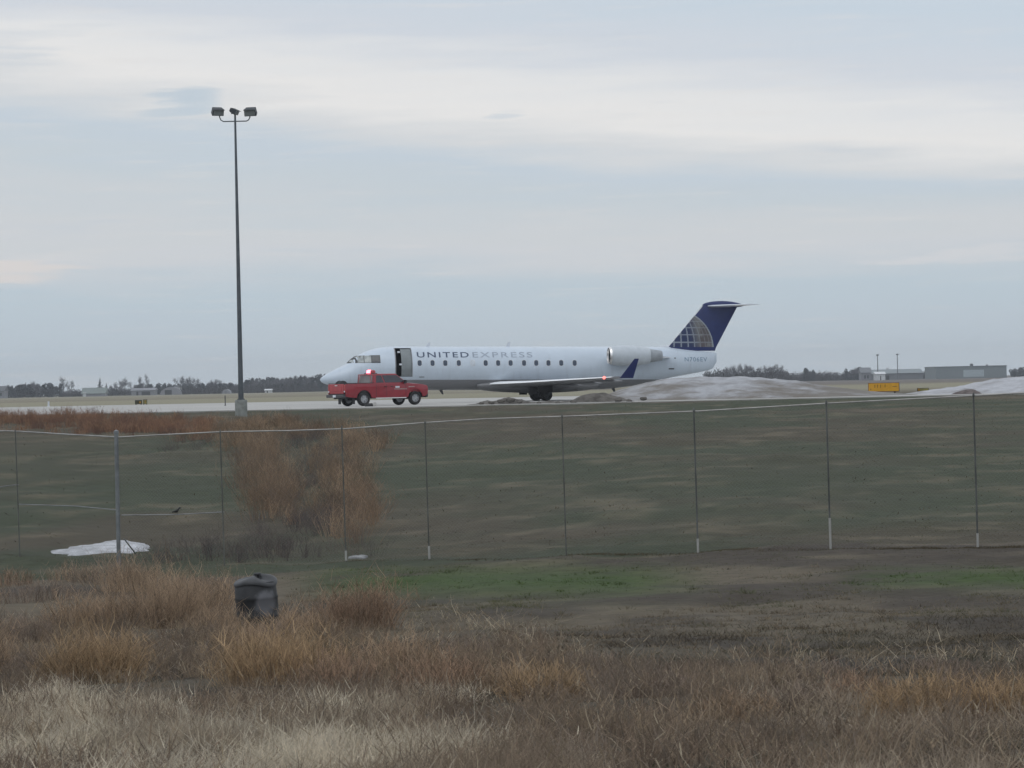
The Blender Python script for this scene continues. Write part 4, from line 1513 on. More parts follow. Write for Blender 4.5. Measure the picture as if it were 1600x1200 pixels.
TREE_INFO = {
    'bare': ('bare_tree', 'leafless twiggy grey tree', 'tree', 'bare trees'),
    'spruce': ('spruce_tree', 'pointed dark spruce', 'tree', 'spruces'),
    'dense': ('evergreen_tree', 'dense dark evergreen tree', 'tree', 'evergreens'),
    'shrub': ('scrub_bush', 'low dark brown scrub bush', 'bush', 'scrub')}
def far_tree(kind, px, ytop, wpx, D=FARD, where=None, own=None, k=None):
    p = P(px, ytop, D)
    H = p.z
    name, lab, cat, grp = TREE_INFO[kind]
    if where:
        lab, grp = lab + ' ' + where, grp + ' ' + where
    if own:
        lab, grp = own, None
    root = empty(name, (p.x, D, -.05), (0, 0, random.uniform(0, 6.28)))
    tag(root, lab, cat, grp)
    c = bpy.data.objects.new('crown', CROWNS[kind][k if k is not None else random.randrange(3)])
    COL.objects.link(c)
    c.parent = root
    me = c.data
    if 'ext' not in me:
        co = np.array([v.co[:] for v in me.vertices])
        me['ext'] = float(np.percentile(np.hypot(co[:, 0], co[:, 1]), 97)); me['top'] = float(co[:, 2].max())
    w = wpx * D / F / 2
    c.scale = (w / me['ext'], w / me['ext'], (H + .05) / me['top'])
    if kind != 'shrub':
        t = bpy.data.objects.new('trunk', TRUNK_ME)
        COL.objects.link(t)
        t.parent = root
        t.scale = (H * .9, H * .9, H)
    return root

def hor(px):
    return HY - math.tan(ROLL) * (px - 800)

def build_far():
    rnd = random.Random(5)
    # left windbreak: flat-topped evergreens
    for x in np.arange(13, 96, 6.0):
        far_tree('dense', x + rnd.uniform(-2, 2), 600.5 + rnd.uniform(-1.5, 1.5) - (2 if x > 60 else 0), 15 + rnd.uniform(-2, 3), 1380 + rnd.uniform(-30, 60), 'in the flat-topped windbreak by the dark roofed house')
    for x, y, w, wh in ((49, 592, 18, 'above the flat-topped windbreak'), (57, 594, 16, 'above the flat-topped windbreak'), (99, 586, 22, 'between windbreak and pale green shed'), (111, 592, 17, 'between windbreak and pale green shed'),
                        (178, 595, 16, 'between green shed and long barn'), (187, 590, 21, 'between green shed and long barn'), (195, 588, 20, 'between green shed and long barn'), (205, 594, 17, 'between green shed and long barn'),
                        (220, 583, 11, 'rising tall behind the long grey barn'), (229, 581, 12, 'rising tall behind the long grey barn'),
                        (281, 585, 19, 'behind the round roofed shed'), (289, 588, 16, 'behind the round roofed shed'), (300, 585, 20, 'behind the round roofed shed'), (311, 589, 17, 'behind the round roofed shed'),
                        (332, 589, 18, 'behind the low dome shelter'), (345, 591, 17, 'behind the low dome shelter')):
        far_tree('bare', x, y, w, 1400 + rnd.uniform(-30, 90), wh)
    far_tree('spruce', 156, 589.5, 14, 1370, own='tall pointed spruce rising over the pale green shed')
    far_tree('spruce', 166, 598, 10, 1390, own='short spruce next to the tall pointed spruce')
    far_tree('spruce', 40, 597, 10, 1360, own='small spruce tip among the flat-topped windbreak evergreens')
    for x in np.arange(98, 152, 6):
        far_tree('shrub', x, 607 + rnd.uniform(-2, 2), 13, 1420, 'beside the pale green shed')
    for x in np.arange(168, 216, 6):
        far_tree('shrub', x, 604 + rnd.uniform(-2, 2), 14, 1440, 'between green shed and long barn')
    for x in np.arange(214, 392, 6.6):
        far_tree('dense', x + rnd.uniform(-2, 2), 600 - (x - 226) * .02 + rnd.uniform(-2, 1.5), 16 + rnd.uniform(-2, 3), 1440 + rnd.uniform(-30, 60), 'in the even row behind barn and round shed')
    for x in np.arange(384, 552, 6.4):
        t = (x - 388) / 150
        far_tree('dense', x + rnd.uniform(-2, 2), 593 - 9.5 * t + rnd.uniform(-3, 2), 18 + rnd.uniform(-3, 4), 1400 + rnd.uniform(-40, 60), 'in the row between light pole and jet nose')
    for x in np.arange(392, 520, 14):
        far_tree('bare', x + rnd.uniform(-4, 4), 589 - 8 * (x - 392) / 150 + rnd.uniform(-2, 2), 20, 1370 + rnd.uniform(-30, 30), 'among the evergreens by the jet nose')
    for x in np.arange(286, 545, 7):
        far_tree('shrub', x + rnd.uniform(-3, 3), 603 - (x - 300) * .018 + rnd.uniform(-1.5, 1.5), 15, 1340 + rnd.uniform(-20, 40), 'under the row by the light pole')
    # right skyline
    for x in np.arange(1104, 1228, 6):
        far_tree('shrub', x + rnd.uniform(-3, 3), 575 + rnd.uniform(-2, 2) + (3 if x < 1122 else 0), 19, 1300 + rnd.uniform(-30, 30), 'behind the jet tail')
    for x, y, w, wh in ((1136, 570, 20, 0), (1143, 568, 20, 0), (1152, 566, 19, 0), (1164, 565, 23, 0), (1172, 568, 20, 0), (1184, 571, 18, 0), (1200, 567, 22, 0), (1212, 565, 25, 0), (1220, 569, 20, 0), (1334, 574, 18, 1), (1345, 571, 24, 1), (1388, 572, 15, 1), (1450, 574, 18, 2), (1590, 574, 20, 3)):
        far_tree('bare', x, y, w, 1330 + rnd.uniform(-20, 40), ('behind the jet tail', 'near the twin masts', 'at the warehouse end of the hangar', 'beyond the hangar and pale snow pile')[wh])
    for x in np.arange(1226, 1450, 6):
        far_tree('shrub', x + rnd.uniform(-3, 3), 580 + rnd.uniform(-2, 1.5), 19, 1500 + rnd.uniform(-40, 60), 'along the field edge behind the yellow sign')
    for x, y, w, wh in ((1260, 574, 14, 0), (1268, 577, 14, 0), (1326, 575, 16, 1), (1340, 572.5, 20, 1), (1456, 575, 17, 2), (1465, 578, 16, 2), (1584, 575, 17, 3), (1596, 573, 18, 3), (1606, 575, 18, 3)):
        far_tree('dense', x, y, w, 1420, ('alone on the field edge', 'beside the grey house by the masts', 'at the warehouse end of the hangar', 'beyond the hangar and pale snow pile')[wh])
build_far()

# ------------------------------------------------------------------ far buildings
def far_box(name, px0, px1, py0, D, label, cat, wall, roof, kind='gable', openings=(), depth=9.0, yaw=0.0, eave=.62):
    a, b = P(px0, hor(px0), D), P(px1, hor(px1), D)
    top = P((px0 + px1) / 2, py0, D).z
    w = b.x - a.x
    root = empty(name, ((a.x + b.x) / 2, D, -.05), (0, 0, R(yaw)))
    tag(root, label, cat)
    e = top * eave
    if kind == 'flat':
        MB().box(-w / 2, w / 2, 0, depth, 0, top - .25).build('wall', wall, root)
        MB().box(-w / 2 - .2, w / 2 + .2, -.2, depth + .2, top - .252, top).build('roof', roof, root)
    elif kind == 'gable':
        MB().box(-w / 2, w / 2, 0, depth, 0, e).build('wall', wall, root)
        r = MB()
        r.add([(-w / 2 - .4, -.5, e - .1), (w / 2 + .4, -.5, e - .1), (w / 2 + .4, depth + .5, e - .1), (-w / 2 - .4, depth + .5, e - .1), (-w / 2 - .4, depth / 2, top), (w / 2 + .4, depth / 2, top)],
              [(0, 1, 5, 4), (2, 3, 4, 5), (0, 4, 3), (1, 2, 5), (0, 3, 2, 1)])
        r.build('roof', roof, root)
    elif kind == 'round':
        r = MB()
        prof = [(w / 2 * math.cos(a), top * math.sin(a)) for a in np.linspace(math.pi, 0, 17)]
        r.extrude(prof, 0, depth)
        r.build('shell', wall, root, True, angle=50)
    for (u0, u1, v0, v1, m, nm) in openings:
        MB().box(lerp(-w / 2, w / 2, u0), lerp(-w / 2, w / 2, u1), -.06, .05, lerp(0, top, v0) + .01, lerp(0, top, v1)).build(nm, m, root)
    return root
M_wallp = mat('pale_siding', (.22, .225, .25), .8, var=.1)
M_walld = mat('grey_siding', (.165, .175, .19), .8, var=.1)
M_roofd = mat('dark_shingle', (.11, .115, .125), .85)
M_steel = mat('hangar_steel', (.185, .215, .23), .6, var=.1)
M_open = mat('dark_opening', (.025, .028, .03), .8)
M_door = mat('pale_hangar_door', (.36, .42, .45), .6, var=.06)
M_grn = mat('pale_green_metal', (.17, .20, .19), .7, var=.1)
M_wht = mat('white_siding', (.62, .64, .66), .6)
def build_buildings():
    far_box('house', -12, 7, 603, 1330, 'dark roofed house beside the flat-topped evergreen windbreak', 'house', M_wallp, M_roofd, openings=((.6, .8, .2, .45, M_open, 'window'), (.2, .4, .2, .45, M_open, 'window')))
    far_box('farm_shed', 128, 164, 605.5, 1310, 'pale green metal shed near the tall spruce', 'shed', M_wallp, M_grn, openings=((.05, .18, 0, .5, M_wht, 'door'),), eave=.35)
    far_box('farm_barn', 205, 242, 606, 1330, 'long grey barn with two dark door openings in the far trees', 'barn', M_wallp, M_wallp, openings=((.22, .30, .0, .5, M_open, 'door'), (.44, .80, .0, .5, M_open, 'door')), eave=.7)
    far_box('round_roof_shed', 250, 284, 604.5, 1320, 'round roofed grey shed with a single dark door', 'shed', M_wallp, M_wallp, 'round', ((.22, .54, .0, .62, M_open, 'door'),))
    far_box('white_shed', 273, 281, 602, 1370, 'tiny white shed behind the round roofed shed', 'shed', M_wht, M_roofd, openings=((.4, .6, 0, .3, M_open, 'door'),), eave=.8)
    far_box('hay_store', 347, 359, 608, 1290, 'low pale dome shelter before the far windbreak', 'shelter', M_wallp, M_wallp, 'round', ((.4, .6, 0, .6, M_walld, 'door'),))
    far_box('white_cabin', 414, 423, 607.5, 1290, 'small white cabin before the far evergreen row', 'cabin', M_wht, M_wht, openings=((.3, .5, 0, .5, M_open, 'door'),), eave=.7)
    far_box('hangar', 1462, 1573, 571.5, 1150, 'long grey steel hangar with a large pale door', 'hangar', M_steel, M_steel, 'flat',
            ((.39, .68, .12, .68, M_door, 'hangar_door'),), 30)
    h2 = far_box('grey_warehouse', 1360, 1442, 576.5, 1260, 'low grey warehouse left of the long steel hangar', 'warehouse', M_walld, M_steel, 'gable', ((.3, .36, 0, .4, M_open, 'door'),), 20)
    h2['label'] = 'low grey warehouse between the twin masts and the steel hangar'
    far_box('white_trailer', 1369, 1383, 580.5, 1180, 'small white building in front of the low grey warehouse', 'building', M_wht, M_wht, openings=((.45, .55, 0, .5, M_open, 'door'),), eave=.75)
    far_box('house', 1346, 1361, 574, 1190, 'grey house beside the bare trees near the masts', 'house', M_wallp, M_walld, openings=((.3, .45, .15, .4, M_open, 'window'), (.6, .75, .15, .4, M_open, 'window')))
    # roof units on the hangar
    for px, w in ((1518, 5), (1542, 3)):
        p = P(px, 571.5, 1160)
        o = MB().box(-w * .11, w * .11, -.6, .6, -.1, w * .17).build('roof_vent', M_roofd, None, loc=(p.x, 1160, p.z), bevel=.05)
        tag(o, 'dark %s ventilation unit on the hangar roof' % ('large' if w > 4 else 'small'), 'vent')
    for px, yt, lab in ((1371, 555, 'thin grey light mast rising behind the small white building'), (1402, 554, 'thin grey light mast rising behind the middle of the low warehouse')):
        p = P(px, yt, 1200)
        m = MB()
        m.tube([(0, 0, -.2), (0, 0, p.z)], [.24, .15], 8)
        root = m.build('far_mast', M_walld, None, True, loc=(p.x, 1200, 0))
        tag(root, lab, 'mast', 'masts by the warehouse')
        MB().box(-.5, .5, -.3, .3, p.z - .2, p.z + .3).build('lamp_head', M_roofd, root)
build_buildings()

# ------------------------------------------------------------------ dry grass, weeds and brush
def blades(name, base, vec, bend, width, cols, label, cat, m, seed=0):
    """each stem: bent tapering strip of three faces; colour per stem"""
    rg = np.random.default_rng(seed)
    n = len(base)
    a = rg.uniform(0, math.pi, n)
    side = np.stack([np.cos(a), np.sin(a) * .6, np.zeros(n)], 1) * (width * .5)[:, None]
    mid = base + vec * .55 + bend * .25
    tip = base + vec + bend
    V = np.stack([base - side, base + side, mid - side * .75, mid + side * .75, tip], 1).reshape(-1, 3)
    i = np.arange(n)[:, None] * 5
    q = i + np.array([[0, 1, 3, 2]])
    t = i + np.array([[2, 3, 4]])
    c = np.repeat(cols, 5, axis=0)
    o = np_mesh(name, V, quads=q, tris=t, cols=c, mats=[m])
    tag(o, label, cat, kind='stuff')
    return o
M_blade = attr_mat('dry_stems', rough=.85, var=0, spec=.15)
def _translucent(m, fac):
    t = m.node_tree
    b = t.nodes['Principled BSDF']
    out = t.nodes['Material Output']
    tr = t.nodes.new('ShaderNodeBsdfTranslucent')
    t.links.new(b.inputs['Base Color'].links[0].from_socket, tr.inputs['Color'])
    mx = t.nodes.new('ShaderNodeMixShader')
    mx.inputs[0].default_value = fac
    t.links.new(b.outputs[0], mx.inputs[1])
    t.links.new(tr.outputs[0], mx.inputs[2])
    t.links.new(mx.outputs[0], out.inputs['Surface'])
_translucent(M_blade, .45)

def scatter(n, d0, d1, rg, margin=3.0, power=1.0):
    u = rg.random(n)
    D = d0 + (d1 - d0) * u ** power
    half = D * 800 / F + margin
    x = rg.uniform(-1, 1, n) * half
    # keep density even: wider rows get proportionally more by rejection
    keep = rg.random(n) < half / half.max()
    return x[keep], D[keep]

def to_px(x, y, z):
    a, b = x / y * F, (z - CAMZ) / y * F
    return 800 + a * math.cos(ROLL) - b * math.sin(ROLL), HY - a * math.sin(ROLL) - b * math.cos(ROLL)

def blob(px, py, items):
    s = np.zeros_like(px)
    for cx, cy, rx, ry, w in items:
        s = np.maximum(s, w * np.exp(-(((px - cx) / rx) ** 2 + ((py - cy) / ry) ** 2)))
    return s

def clumps(n, x, y, rg, spread, per):
    k = rg.integers(0, len(x), n)
    return x[k] + rg.normal(size=n) * spread, y[k] + rg.normal(size=n) * spread, k

def stems(name, x, y, h, cols, width, lean, label, cat, seed, twigs=0, twig_len=.3, droop=.15):
    rg = np.random.default_rng(seed)
    n = len(x)
    z = ground(x, y) - .02
    base = np.stack([x, y, z], 1)
    d = lean if hasattr(lean, '__len__') else rg.normal(size=(n, 2)) * lean
    vec = np.stack([d[:, 0] * h, d[:, 1] * h, h], 1)
    bend = np.stack([rg.normal(size=n) * h * droop, rg.normal(size=n) * h * droop, -np.abs(rg.normal(size=n)) * h * droop * .7], 1)
    W = width * rg.uniform(.7, 1.3, n)
    B, Vv, Bd, Ww, C = [base], [vec], [bend], [W], [cols]
    for k in range(twigs):
        t = rg.uniform(.45, .98, n)[:, None]
        b = base + vec * t + bend * t ** 2
        ln = h * twig_len * rg.uniform(.5, 1.2, n)
        dd = rg.normal(size=(n, 3)) * np.array((.7, .7, .35)) + np.array((0, 0, .75))
        dd /= np.linalg.norm(dd, axis=1)[:, None]
        B.append(b); Vv.append(dd * ln[:, None]); Bd.append(rg.normal(size=(n, 3)) * (ln * .2)[:, None]); Ww.append(W * .8); C.append(cols * rg.uniform(.85, 1.15, (n, 1)))
    return blades(name, np.concatenate(B), np.concatenate(Vv), np.concatenate(Bd), np.concatenate(Ww), np.concatenate(C), label, cat, M_blade, seed)

def pick(rg, n, pal, jit=.18):
    pal = np.array([lin(*p) for p in pal])
    return pal[rg.integers(0, len(pal), n)] * rg.uniform(1 - jit, 1 + jit, (n, 1))

def tufts(cx, cy, per, spread, rg, ch, fan):
    """stems fanning out of clump centres: positions, heights, outward lean, clump index"""
    n = len(cx) * per
    i = np.repeat(np.arange(len(cx)), per)
    r = np.abs(rg.normal(size=n)) * spread[i] if hasattr(spread, '__len__') else np.abs(rg.normal(size=n)) * spread
    a = rg.uniform(0, 2 * math.pi, n)
    sp = spread[i] if hasattr(spread, '__len__') else spread
    lean = np.stack([np.cos(a), np.sin(a)], 1) * (fan * np.minimum(r / sp, 2.0))[:, None] + rg.normal(size=(n, 2)) * .12
    h = ch[i] * rg.uniform(.5, 1.1, n)
    return cx[i] + r * np.cos(a), cy[i] + r * np.sin(a), h, lean, i

def build_vegetation():
    rg = np.random.default_rng(101)
    # --- pale fluffy tufts closest to the road
    x, y = scatter(8600, 13.0, 27, rg)
    px, py = to_px(x, y, ground(x, y))
    nz = fbm(x * .8, y * .8, 4); nz2 = fbm(x * .4 + 20, y * .4, 3)
    lim = np.interp(px, [0, 250, 450, 600, 700, 900, 1600], [1065, 1070, 1075, 1085, 1130, 1180, 1200])
    wgt = sstep(-25, 25, py + (nz2 - .5) * 110 - lim) * (.25 + .75 * sstep(.34, .52, nz))
    wgt = np.maximum(wgt, .16 * sstep(1080, 1120, py) * sstep(.45, .6, nz2))
    k = rg.random(len(x)) < wgt
    x, y, nz, nz2, px = x[k], y[k], nz[k], nz2[k], px[k]
    gap = fbm(x * 1.7 + 3, y * .5, 4)
    up = sstep(.40, .60, gap)
    k = rg.random(len(x)) < .12 + .88 * up
    x, y, nz, nz2, px, gap, up = x[k], y[k], nz[k], nz2[k], px[k], gap[k], up[k]
    sx, sy, h, ln, i = tufts(x, y, 48, rg.uniform(.035, .10, len(x)), rg, (.03 + .19 * up) * rg.uniform(.55, 1.3, len(x)), 1.0)
    pale_mix = np.clip(sstep(.35, .65, fbm(x * 2.2 + 50, y * .8, 3)) + .35 * sstep(700, 350, px), 0, 1)[:, None]  # darker patches put the shade of hollows into the tuft colours
    cl = pick(rg, len(x), [(190, 179, 160), (176, 165, 146), (204, 195, 176), (182, 173, 158)], .2) * pale_mix + pick(rg, len(x), [(128, 114, 98), (112, 100, 88), (144, 130, 112)], .2) * (1 - pale_mix)
    rt = sstep(650, 950, px)[:, None] * .55
    cl = cl * (1 - rt) + pick(rg, len(x), [(134, 118, 104), (122, 106, 94), (146, 132, 114)], .16) * rt
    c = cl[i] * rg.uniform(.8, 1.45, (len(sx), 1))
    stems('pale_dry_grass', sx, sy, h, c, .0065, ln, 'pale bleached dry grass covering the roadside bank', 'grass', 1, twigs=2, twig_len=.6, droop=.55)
    # --- dull brown tufts in the rest of the weed field
    x, y = scatter(9000, 14, 44, rg)
    px, py = to_px(x, y, ground(x, y))
    nz = fbm(x * .7 + 9, y * .7, 4); nz2 = fbm(x * .3 + 70, y * .3, 3)
    edge = np.interp(px, [0, 430, 620, 800, 1000, 1600], [880, 905, 960, 1000, 1020, 1035])
    nz = fbm(x * 1.3 + 9, y * .45, 4)
    k = rg.random(len(x)) < sstep(-10, 40, py - edge + (nz2 - .5) * 70) * (.08 + .92 * sstep(.40, .58, nz))
    x, y, nz, px = x[k], y[k], nz[k], px[k]
    sx, sy, h, ln, i = tufts(x, y, 26, rg.uniform(.06, .16, len(x)), rg, rg.uniform(.08, .30, len(x)) * (.4 + 1.2 * nz), .7)
    c0 = pick(rg, len(x), [(134, 118, 102), (112, 98, 86), (152, 136, 116), (122, 111, 100)], .25)
    c = c0[i] * rg.uniform(.75, 1.25, (len(sx), 1))
    stems('dull_tufts', sx, sy, h, c, .0075, ln, 'dull brown tufts scattered through the weed field', 'grass', 11, twigs=2, twig_len=.5, droop=.3)
    # --- low rough tufts on the strip between the weeds and the fence
    x, y = scatter(14000, 29, 58, rg)
    px, py = to_px(x, y, ground(x, y))
    nz = fbm(x * 1.1 + 19, y * .5, 4); nz2 = fbm(x * .35 + 44, y * .25, 3)
    k = (rg.random(len(x)) < sstep(.40, .60, nz) * (.35 + .65 * sstep(900, 960, py))) & (px > 450) & (py > 885)
    x, y, px, py, nz, nz2 = x[k], y[k], px[k], py[k], nz[k], nz2[k]
    sx, sy, h, ln, i = tufts(x, y, 22, rg.uniform(.05, .16, len(x)), rg, rg.uniform(.03, .11, len(x)), 1.1)
    tanp = (.9 * np.exp(-((px - 880) / 170) ** 2 - ((py - 958) / 32) ** 2))[:, None]
    c0 = pick(rg, len(x), [(120, 109, 93), (100, 91, 79), (134, 122, 104), (110, 104, 93)], .22)
    c0 = c0 * (1 - tanp) + pick(rg, len(x), [(132, 122, 106), (120, 110, 94)], .2) * tanp
    grn = np.clip(np.exp(-((py - 905) / 24) ** 2) * (sstep(430, 560, px) * sstep(1150, 950, px) + sstep(1260, 1400, px)) + .45 * sstep(.5, .62, nz2), 0, 1)[:, None]
    c0 = c0 * (1 - grn) + pick(rg, len(x), [(72, 90, 48), (82, 96, 56), (66, 80, 48)], .2) * grn
    c = c0[i] * rg.uniform(.75, 1.25, (len(sx), 1))
    stems('rough_turf', sx, sy, h, c, .009, ln, 'rough low tufts on the strip between weeds and fence', 'grass', 12, twigs=0, droop=.5)
    # --- matted low litter
    x, y = scatter(150000, 13, 37, rg)
    nz = fbm(x * .9 + 7, y * .9, 4); nz2 = fbm(x * .35 + 33, y * .35, 3)
    k = rg.random(len(x)) < .2 + .8 * sstep(.38, .6, nz)
    x, y, nz, nz2 = x[k], y[k], nz[k], nz2[k]
    px, py = to_px(x, y, ground(x, y))
    h = rg.uniform(.03, .12, len(x))
    c = pick(rg, len(x), [(84, 75, 64), (70, 62, 54), (98, 88, 75), (62, 57, 48)]) * (.6 + .8 * fbm(x * 1.4 + 2, y * .4 + 9, 3))[:, None]
    gr = (sstep(.5, .65, nz2) * .5)[:, None]
    c = c * (1 - gr) + pick(rg, len(x), [(78, 80, 62), (86, 84, 70)]) * gr
    stems('matted_litter', x, y, h, c, .008, .9, 'matted brown grass litter between the weeds', 'grass', 2, twigs=0, droop=.5)
    # --- tall brown weeds: each clump a loose dome or an upright stand
    GOLD, TAN, DUL, RST = (150, 129, 103), (146, 127, 107), (124, 111, 100), (138, 117, 99)
    domes = [(375, 1016, 80, 52, TAN), (425, 1022, 90, 48, RST), (388, 1004, 70, 40, TAN), (430, 1008, 70, 34, DUL), (145, 1072, 140, 95, GOLD), (230, 985, 170, 90, TAN), (120, 990, 100, 60, TAN), (300, 965, 130, 75, TAN), (345, 935, 80, 45, DUL), (440, 1078, 180, 90, GOLD), (530, 1088, 110, 60, RST),
             (560, 985, 110, 85, RST), (490, 1000, 80, 55, TAN), (625, 1060, 110, 70, TAN), (690, 1088, 140, 60, RST), (780, 1085, 120, 52, TAN), (850, 1100, 110, 72, GOLD), (950, 1082, 90, 36, DUL),
             (1015, 1112, 120, 42, DUL), (1140, 1130, 130, 58, TAN), (1240, 1122, 90, 46, DUL), (1430, 1126, 150, 75, GOLD), (1350, 1112, 90, 52, RST), (1570, 1124, 120, 68, GOLD), (1500, 1104, 60, 52, DUL),
             (60, 940, 130, 40, DUL), (30, 1005, 110, 46, DUL), (170, 915, 130, 42, DUL), (215, 925, 110, 60, TAN), (60, 1060, 90, 36, DUL), (410, 1000, 60, 26, DUL), (300, 1030, 90, 30, DUL), (340, 995, 50, 60, TAN), (450, 1005, 40, 50, TAN),
             (740, 1030, 120, 30, DUL), (900, 1040, 120, 30, DUL), (1090, 1060, 120, 30, DUL), (1260, 1075, 130, 30, DUL), (1460, 1060, 140, 28, DUL), (20, 915, 70, 34, RST), (120, 905, 90, 30, TAN),
             (-60, 1060, 140, 90, TAN), (-80, 960, 140, 70, TAN), (1690, 1110, 150, 70, TAN), (1660, 1050, 120, 40, DUL)]
    SX, SY, SH, SL, SC = [], [], [], [], []
    for (dx, dy, dw, dh, col) in domes:
        p0 = hit(dx, dy, 12, 58)
        m_px = F / p0.y
        rw, hh = dw / m_px / 2, dh / m_px
        n = int(620 * min(1.6, max(.35, dw * dh / 9000)))
        a = rg.uniform(0, 2 * math.pi, n)
        r = np.sqrt(rg.random(n)) * (.8 + .5 * rg.random(n))
        x = p0.x + np.cos(a) * r * rw
        y = p0.y + np.sin(a) * r * rw * .9
        gapn = fbm(x * 3.2 + dx, y * 3.2, 3)
        prof = np.sqrt(np.clip(1 - (r / 1.35) ** 2, .08, 1))
        h = hh * prof * rg.uniform(.45, 1.15, n) * (.55 + .9 * gapn)
        ln = np.stack([np.cos(a), np.sin(a)], 1) * (r * .30)[:, None] + rg.normal(size=(n, 2)) * .24
        c = np.array(lin(*col))[None] * rg.uniform(.5, 1.7, (n, 1)) * (.6 + .9 * gapn)[:, None]  # stems in the gaps are darker: shade inside the clump put into colour
        SX.append(x); SY.append(y); SH.append(h); SL.append(ln); SC.append(c)
    stems('brown_weeds', np.concatenate(SX), np.concatenate(SY), np.concatenate(SH), np.concatenate(SC), .0085, np.concatenate(SL), 'tall rusty brown weeds standing in the rough field', 'weeds', 3, twigs=3, twig_len=.4, droop=.22)
    # --- bent bleached straw, single stalks tangled over the weeds
    x, y = scatter(15000, 13, 46, rg)
    px, py = to_px(x, y, ground(x, y))
    cl = fbm(x * 1.6 + 12, y * .6, 3)
    k = (rg.random(len(x)) < .15 + .85 * sstep(.42, .6, cl)) & (py > 930 + 95 * sstep(600, 1000, px))
    x, y, px = x[k], y[k], px[k]
    h = rg.uniform(.10, .34, len(x))
    stems('bleached_stalks', x, y, h, pick(rg, len(x), [(176, 162, 140), (156, 140, 116), (142, 126, 106), (190, 178, 156)], .25), .0085, .75, 'single bleached stalks sticking out of the weeds', 'weeds', 4, twigs=2, twig_len=.5, droop=.75)
    # --- short turf on both sides of the fence
    x, y = scatter(360000, 30, 66, rg)
    z = ground(x, y); px, py = to_px(x, y, z)
    nz = fbm(x * .6 + 3, y * .6, 4); nz2 = fbm(x * .25 + 60, y * .25, 3)
    k = (rg.random(len(x)) < .25 + .75 * sstep(.35, .6, nz)) & ((px > 430) | (py < 900))
    x, y, px, py, nz, nz2 = x[k], y[k], px[k], py[k], nz[k], nz2[k]
    h = rg.uniform(.012, .045, len(x))
    green = np.clip(np.exp(-((py - 906) / 28) ** 2) * sstep(430, 560, px) * sstep(1250, 950, px) + np.exp(-((py - 903) / 20) ** 2) * sstep(1260, 1400, px), 0, 1) * sstep(.25, .5, nz2)
    green = np.maximum(green, .35 * sstep(.42, .6, nz2))
    c0 = pick(rg, len(x), [(98, 90, 76), (84, 77, 66), (110, 102, 87), (76, 70, 60)])
    c1 = pick(rg, len(x), [(64, 86, 40), (74, 92, 46), (58, 76, 38)])
    c = c0 * (1 - green[:, None]) + c1 * green[:, None]
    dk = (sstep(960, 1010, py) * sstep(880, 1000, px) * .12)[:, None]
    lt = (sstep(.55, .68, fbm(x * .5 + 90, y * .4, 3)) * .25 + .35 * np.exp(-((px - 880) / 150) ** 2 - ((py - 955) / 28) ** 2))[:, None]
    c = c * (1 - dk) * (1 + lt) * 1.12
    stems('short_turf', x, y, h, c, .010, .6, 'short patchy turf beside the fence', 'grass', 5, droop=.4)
    # --- dry tufts on the long slope
    x, y = scatter(60000, 64, 152, rg, 5)
    nz = fbm(x * .5, y * .5, 4); n3 = fbm(x * .7 + 8, y * .8 + 3, 4)
    st = sstep(.55, .68, n3 * .7 + nz * .3)
    k = rg.random(len(x)) < .25 + .6 * st
    x, y, st = x[k], y[k], st[k][:, None]
    h = rg.uniform(.03, .09, len(x))
    c = pick(rg, len(x), [(90, 84, 70), (84, 80, 66), (100, 92, 76)]) * (1 - st) + np.array(lin(116, 107, 90)) * st
    stems('slope_turf', x, y, h, c, .024, .9, 'mown winter turf of the long slope up to the pavement', 'grass', 6, droop=.4)
    # --- brown brush filling the swale behind the fence and the rim of the slope
    x, y = scatter(17000, 62.6, 151, rg, 4)
    px, py = to_px(x, y, ground(x, y))
    nz = fbm(x * .55 + 5, y * .22, 4)
    items = [(470, 735, 60, 50, .16), (485, 800, 50, 45, .18), (392, 705, 34, 26, 1), (410, 740, 34, 34, .9), (432, 790, 34, 34, .9), (540, 735, 30, 40, 1), (556, 790, 32, 40, 1), (540, 830, 36, 30, .7), (560, 700, 40, 18, .6), (470, 678, 90, 9, .8),
             (60, 662, 170, 10, 1), (250, 670, 170, 10, 1), (420, 668, 110, 9, .8), (330, 688, 50, 8, .4)]
    w = blob(px, py, items)
    k = (rg.random(len(x)) < w * (.1 + 1.1 * sstep(.36, .56, nz))) & (w > .12)
    cx, cy, cpx, cpy, w = x[k], y[k], px[k], py[k], w[k]
    sx, sy, h, ln, i = tufts(cx, cy, 40, rg.uniform(.14, .34, len(cx)), rg, rg.uniform(.35, .95, len(cx)) * np.where(cpy < 690, .62, 1), .3)
    sy = np.maximum(sy, 62.4)
    n = len(sx)
    red = (cpx < 330) & (cpy < 690)
    cc = np.where(red[:, None], pick(rg, len(cx), [(140, 108, 88), (120, 94, 82), (150, 120, 96)], .2), pick(rg, len(cx), [(146, 124, 102), (130, 110, 92), (116, 101, 88), (156, 135, 112)], .3))[i] * rg.uniform(.8, 1.2, (n, 1))
    stems('rusty_brush', sx, sy, h, cc, .011, ln, 'rusty brown brush filling the swale behind the fence', 'brush', 7, twigs=3, twig_len=.45, droop=.2)
    # --- grey twiggy brush low in the swale
    x, y = scatter(10000, 62.6, 125, rg, 3)
    px, py = to_px(x, y, ground(x, y))
    nz = fbm(x * .5 + 55, y * .3, 4)
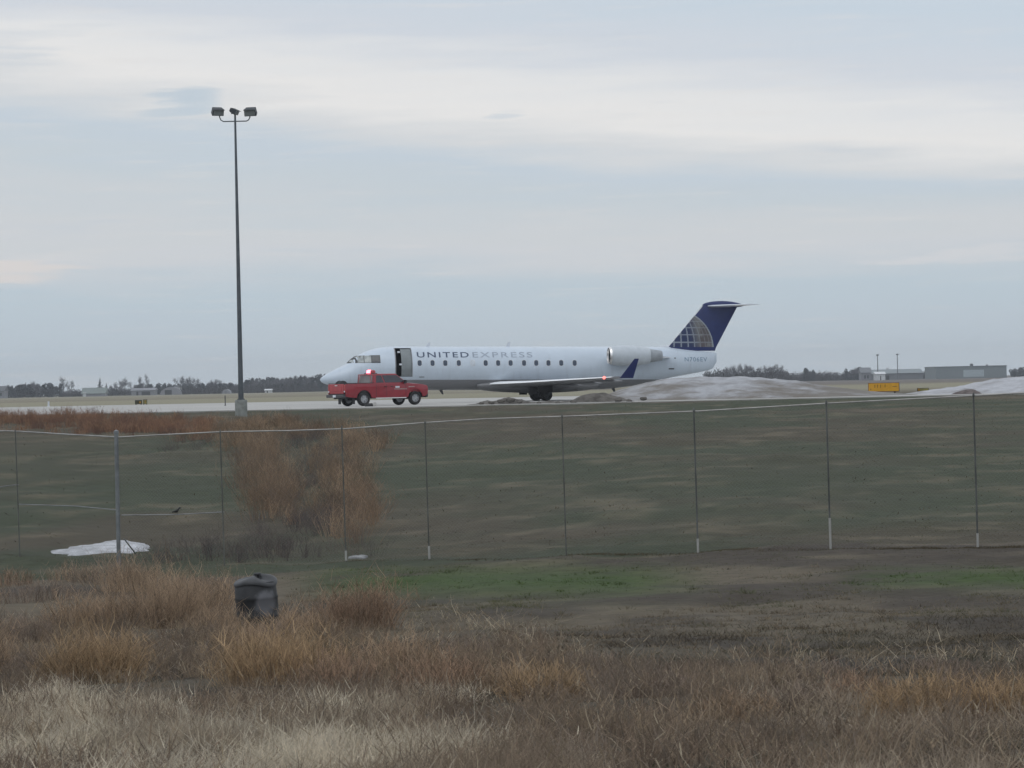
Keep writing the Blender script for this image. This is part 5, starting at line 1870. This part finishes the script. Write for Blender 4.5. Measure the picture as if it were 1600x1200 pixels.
    w = blob(px, py, [(470, 705, 50, 24, .8), (478, 760, 44, 46, 1), (490, 820, 60, 34, 1), (400, 868, 70, 26, .9), (470, 850, 80, 30, .9), (540, 880, 60, 12, .7), (330, 884, 70, 14, .7), (250, 882, 80, 10, .5), (60, 878, 100, 7, .4), (300, 700, 60, 10, .3)])
    k = (rg.random(len(x)) < w * (.1 + 1.0 * sstep(.38, .56, nz))) & (w > .1)
    cx, cy = x[k], y[k]
    sx, sy, h, ln, i = tufts(cx, cy, 26, rg.uniform(.12, .26, len(cx)), rg, rg.uniform(.25, .7, len(cx)), .4)
    sy = np.maximum(sy, 62.4)
    cc = pick(rg, len(cx), [(98, 90, 88), (86, 80, 80), (108, 98, 92)], .2)[i]
    stems('grey_brush', sx, sy, h, cc, .0065, ln, 'grey leafless twiggy brush low in the swale', 'brush', 8, twigs=3, twig_len=.5, droop=.25)
    # --- unmown fringe along the foot of the fence
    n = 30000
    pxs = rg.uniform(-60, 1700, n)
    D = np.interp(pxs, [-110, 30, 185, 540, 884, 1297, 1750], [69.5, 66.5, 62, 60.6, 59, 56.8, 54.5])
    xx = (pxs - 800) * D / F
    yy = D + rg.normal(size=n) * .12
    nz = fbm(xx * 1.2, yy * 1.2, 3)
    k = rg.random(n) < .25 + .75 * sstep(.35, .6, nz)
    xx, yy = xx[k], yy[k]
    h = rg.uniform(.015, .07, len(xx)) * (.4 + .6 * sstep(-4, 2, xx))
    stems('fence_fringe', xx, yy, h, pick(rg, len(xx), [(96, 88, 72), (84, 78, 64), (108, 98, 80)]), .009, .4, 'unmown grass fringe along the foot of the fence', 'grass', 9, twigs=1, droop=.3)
build_vegetation()

# ------------------------------------------------------------------ haze
def build_haze():
    mb = MB().box(-2500, 2500, -60, 3000, -4.2, 30)
    m = bpy.data.materials.new('haze_air')
    m.use_nodes = True
    t = m.node_tree
    t.nodes.clear()
    out = t.nodes.new('ShaderNodeOutputMaterial')
    v = t.nodes.new('ShaderNodeVolumePrincipled')
    v.inputs['Color'].default_value = (.80, .86, .93, 1)
    v.inputs['Density'].default_value = 0.00019
    t.links.new(v.outputs[0], out.inputs['Volume'])
    o = mb.build('haze', m)
    tag(o, 'thin pale haze over the airfield', 'haze', kind='stuff')
build_haze()
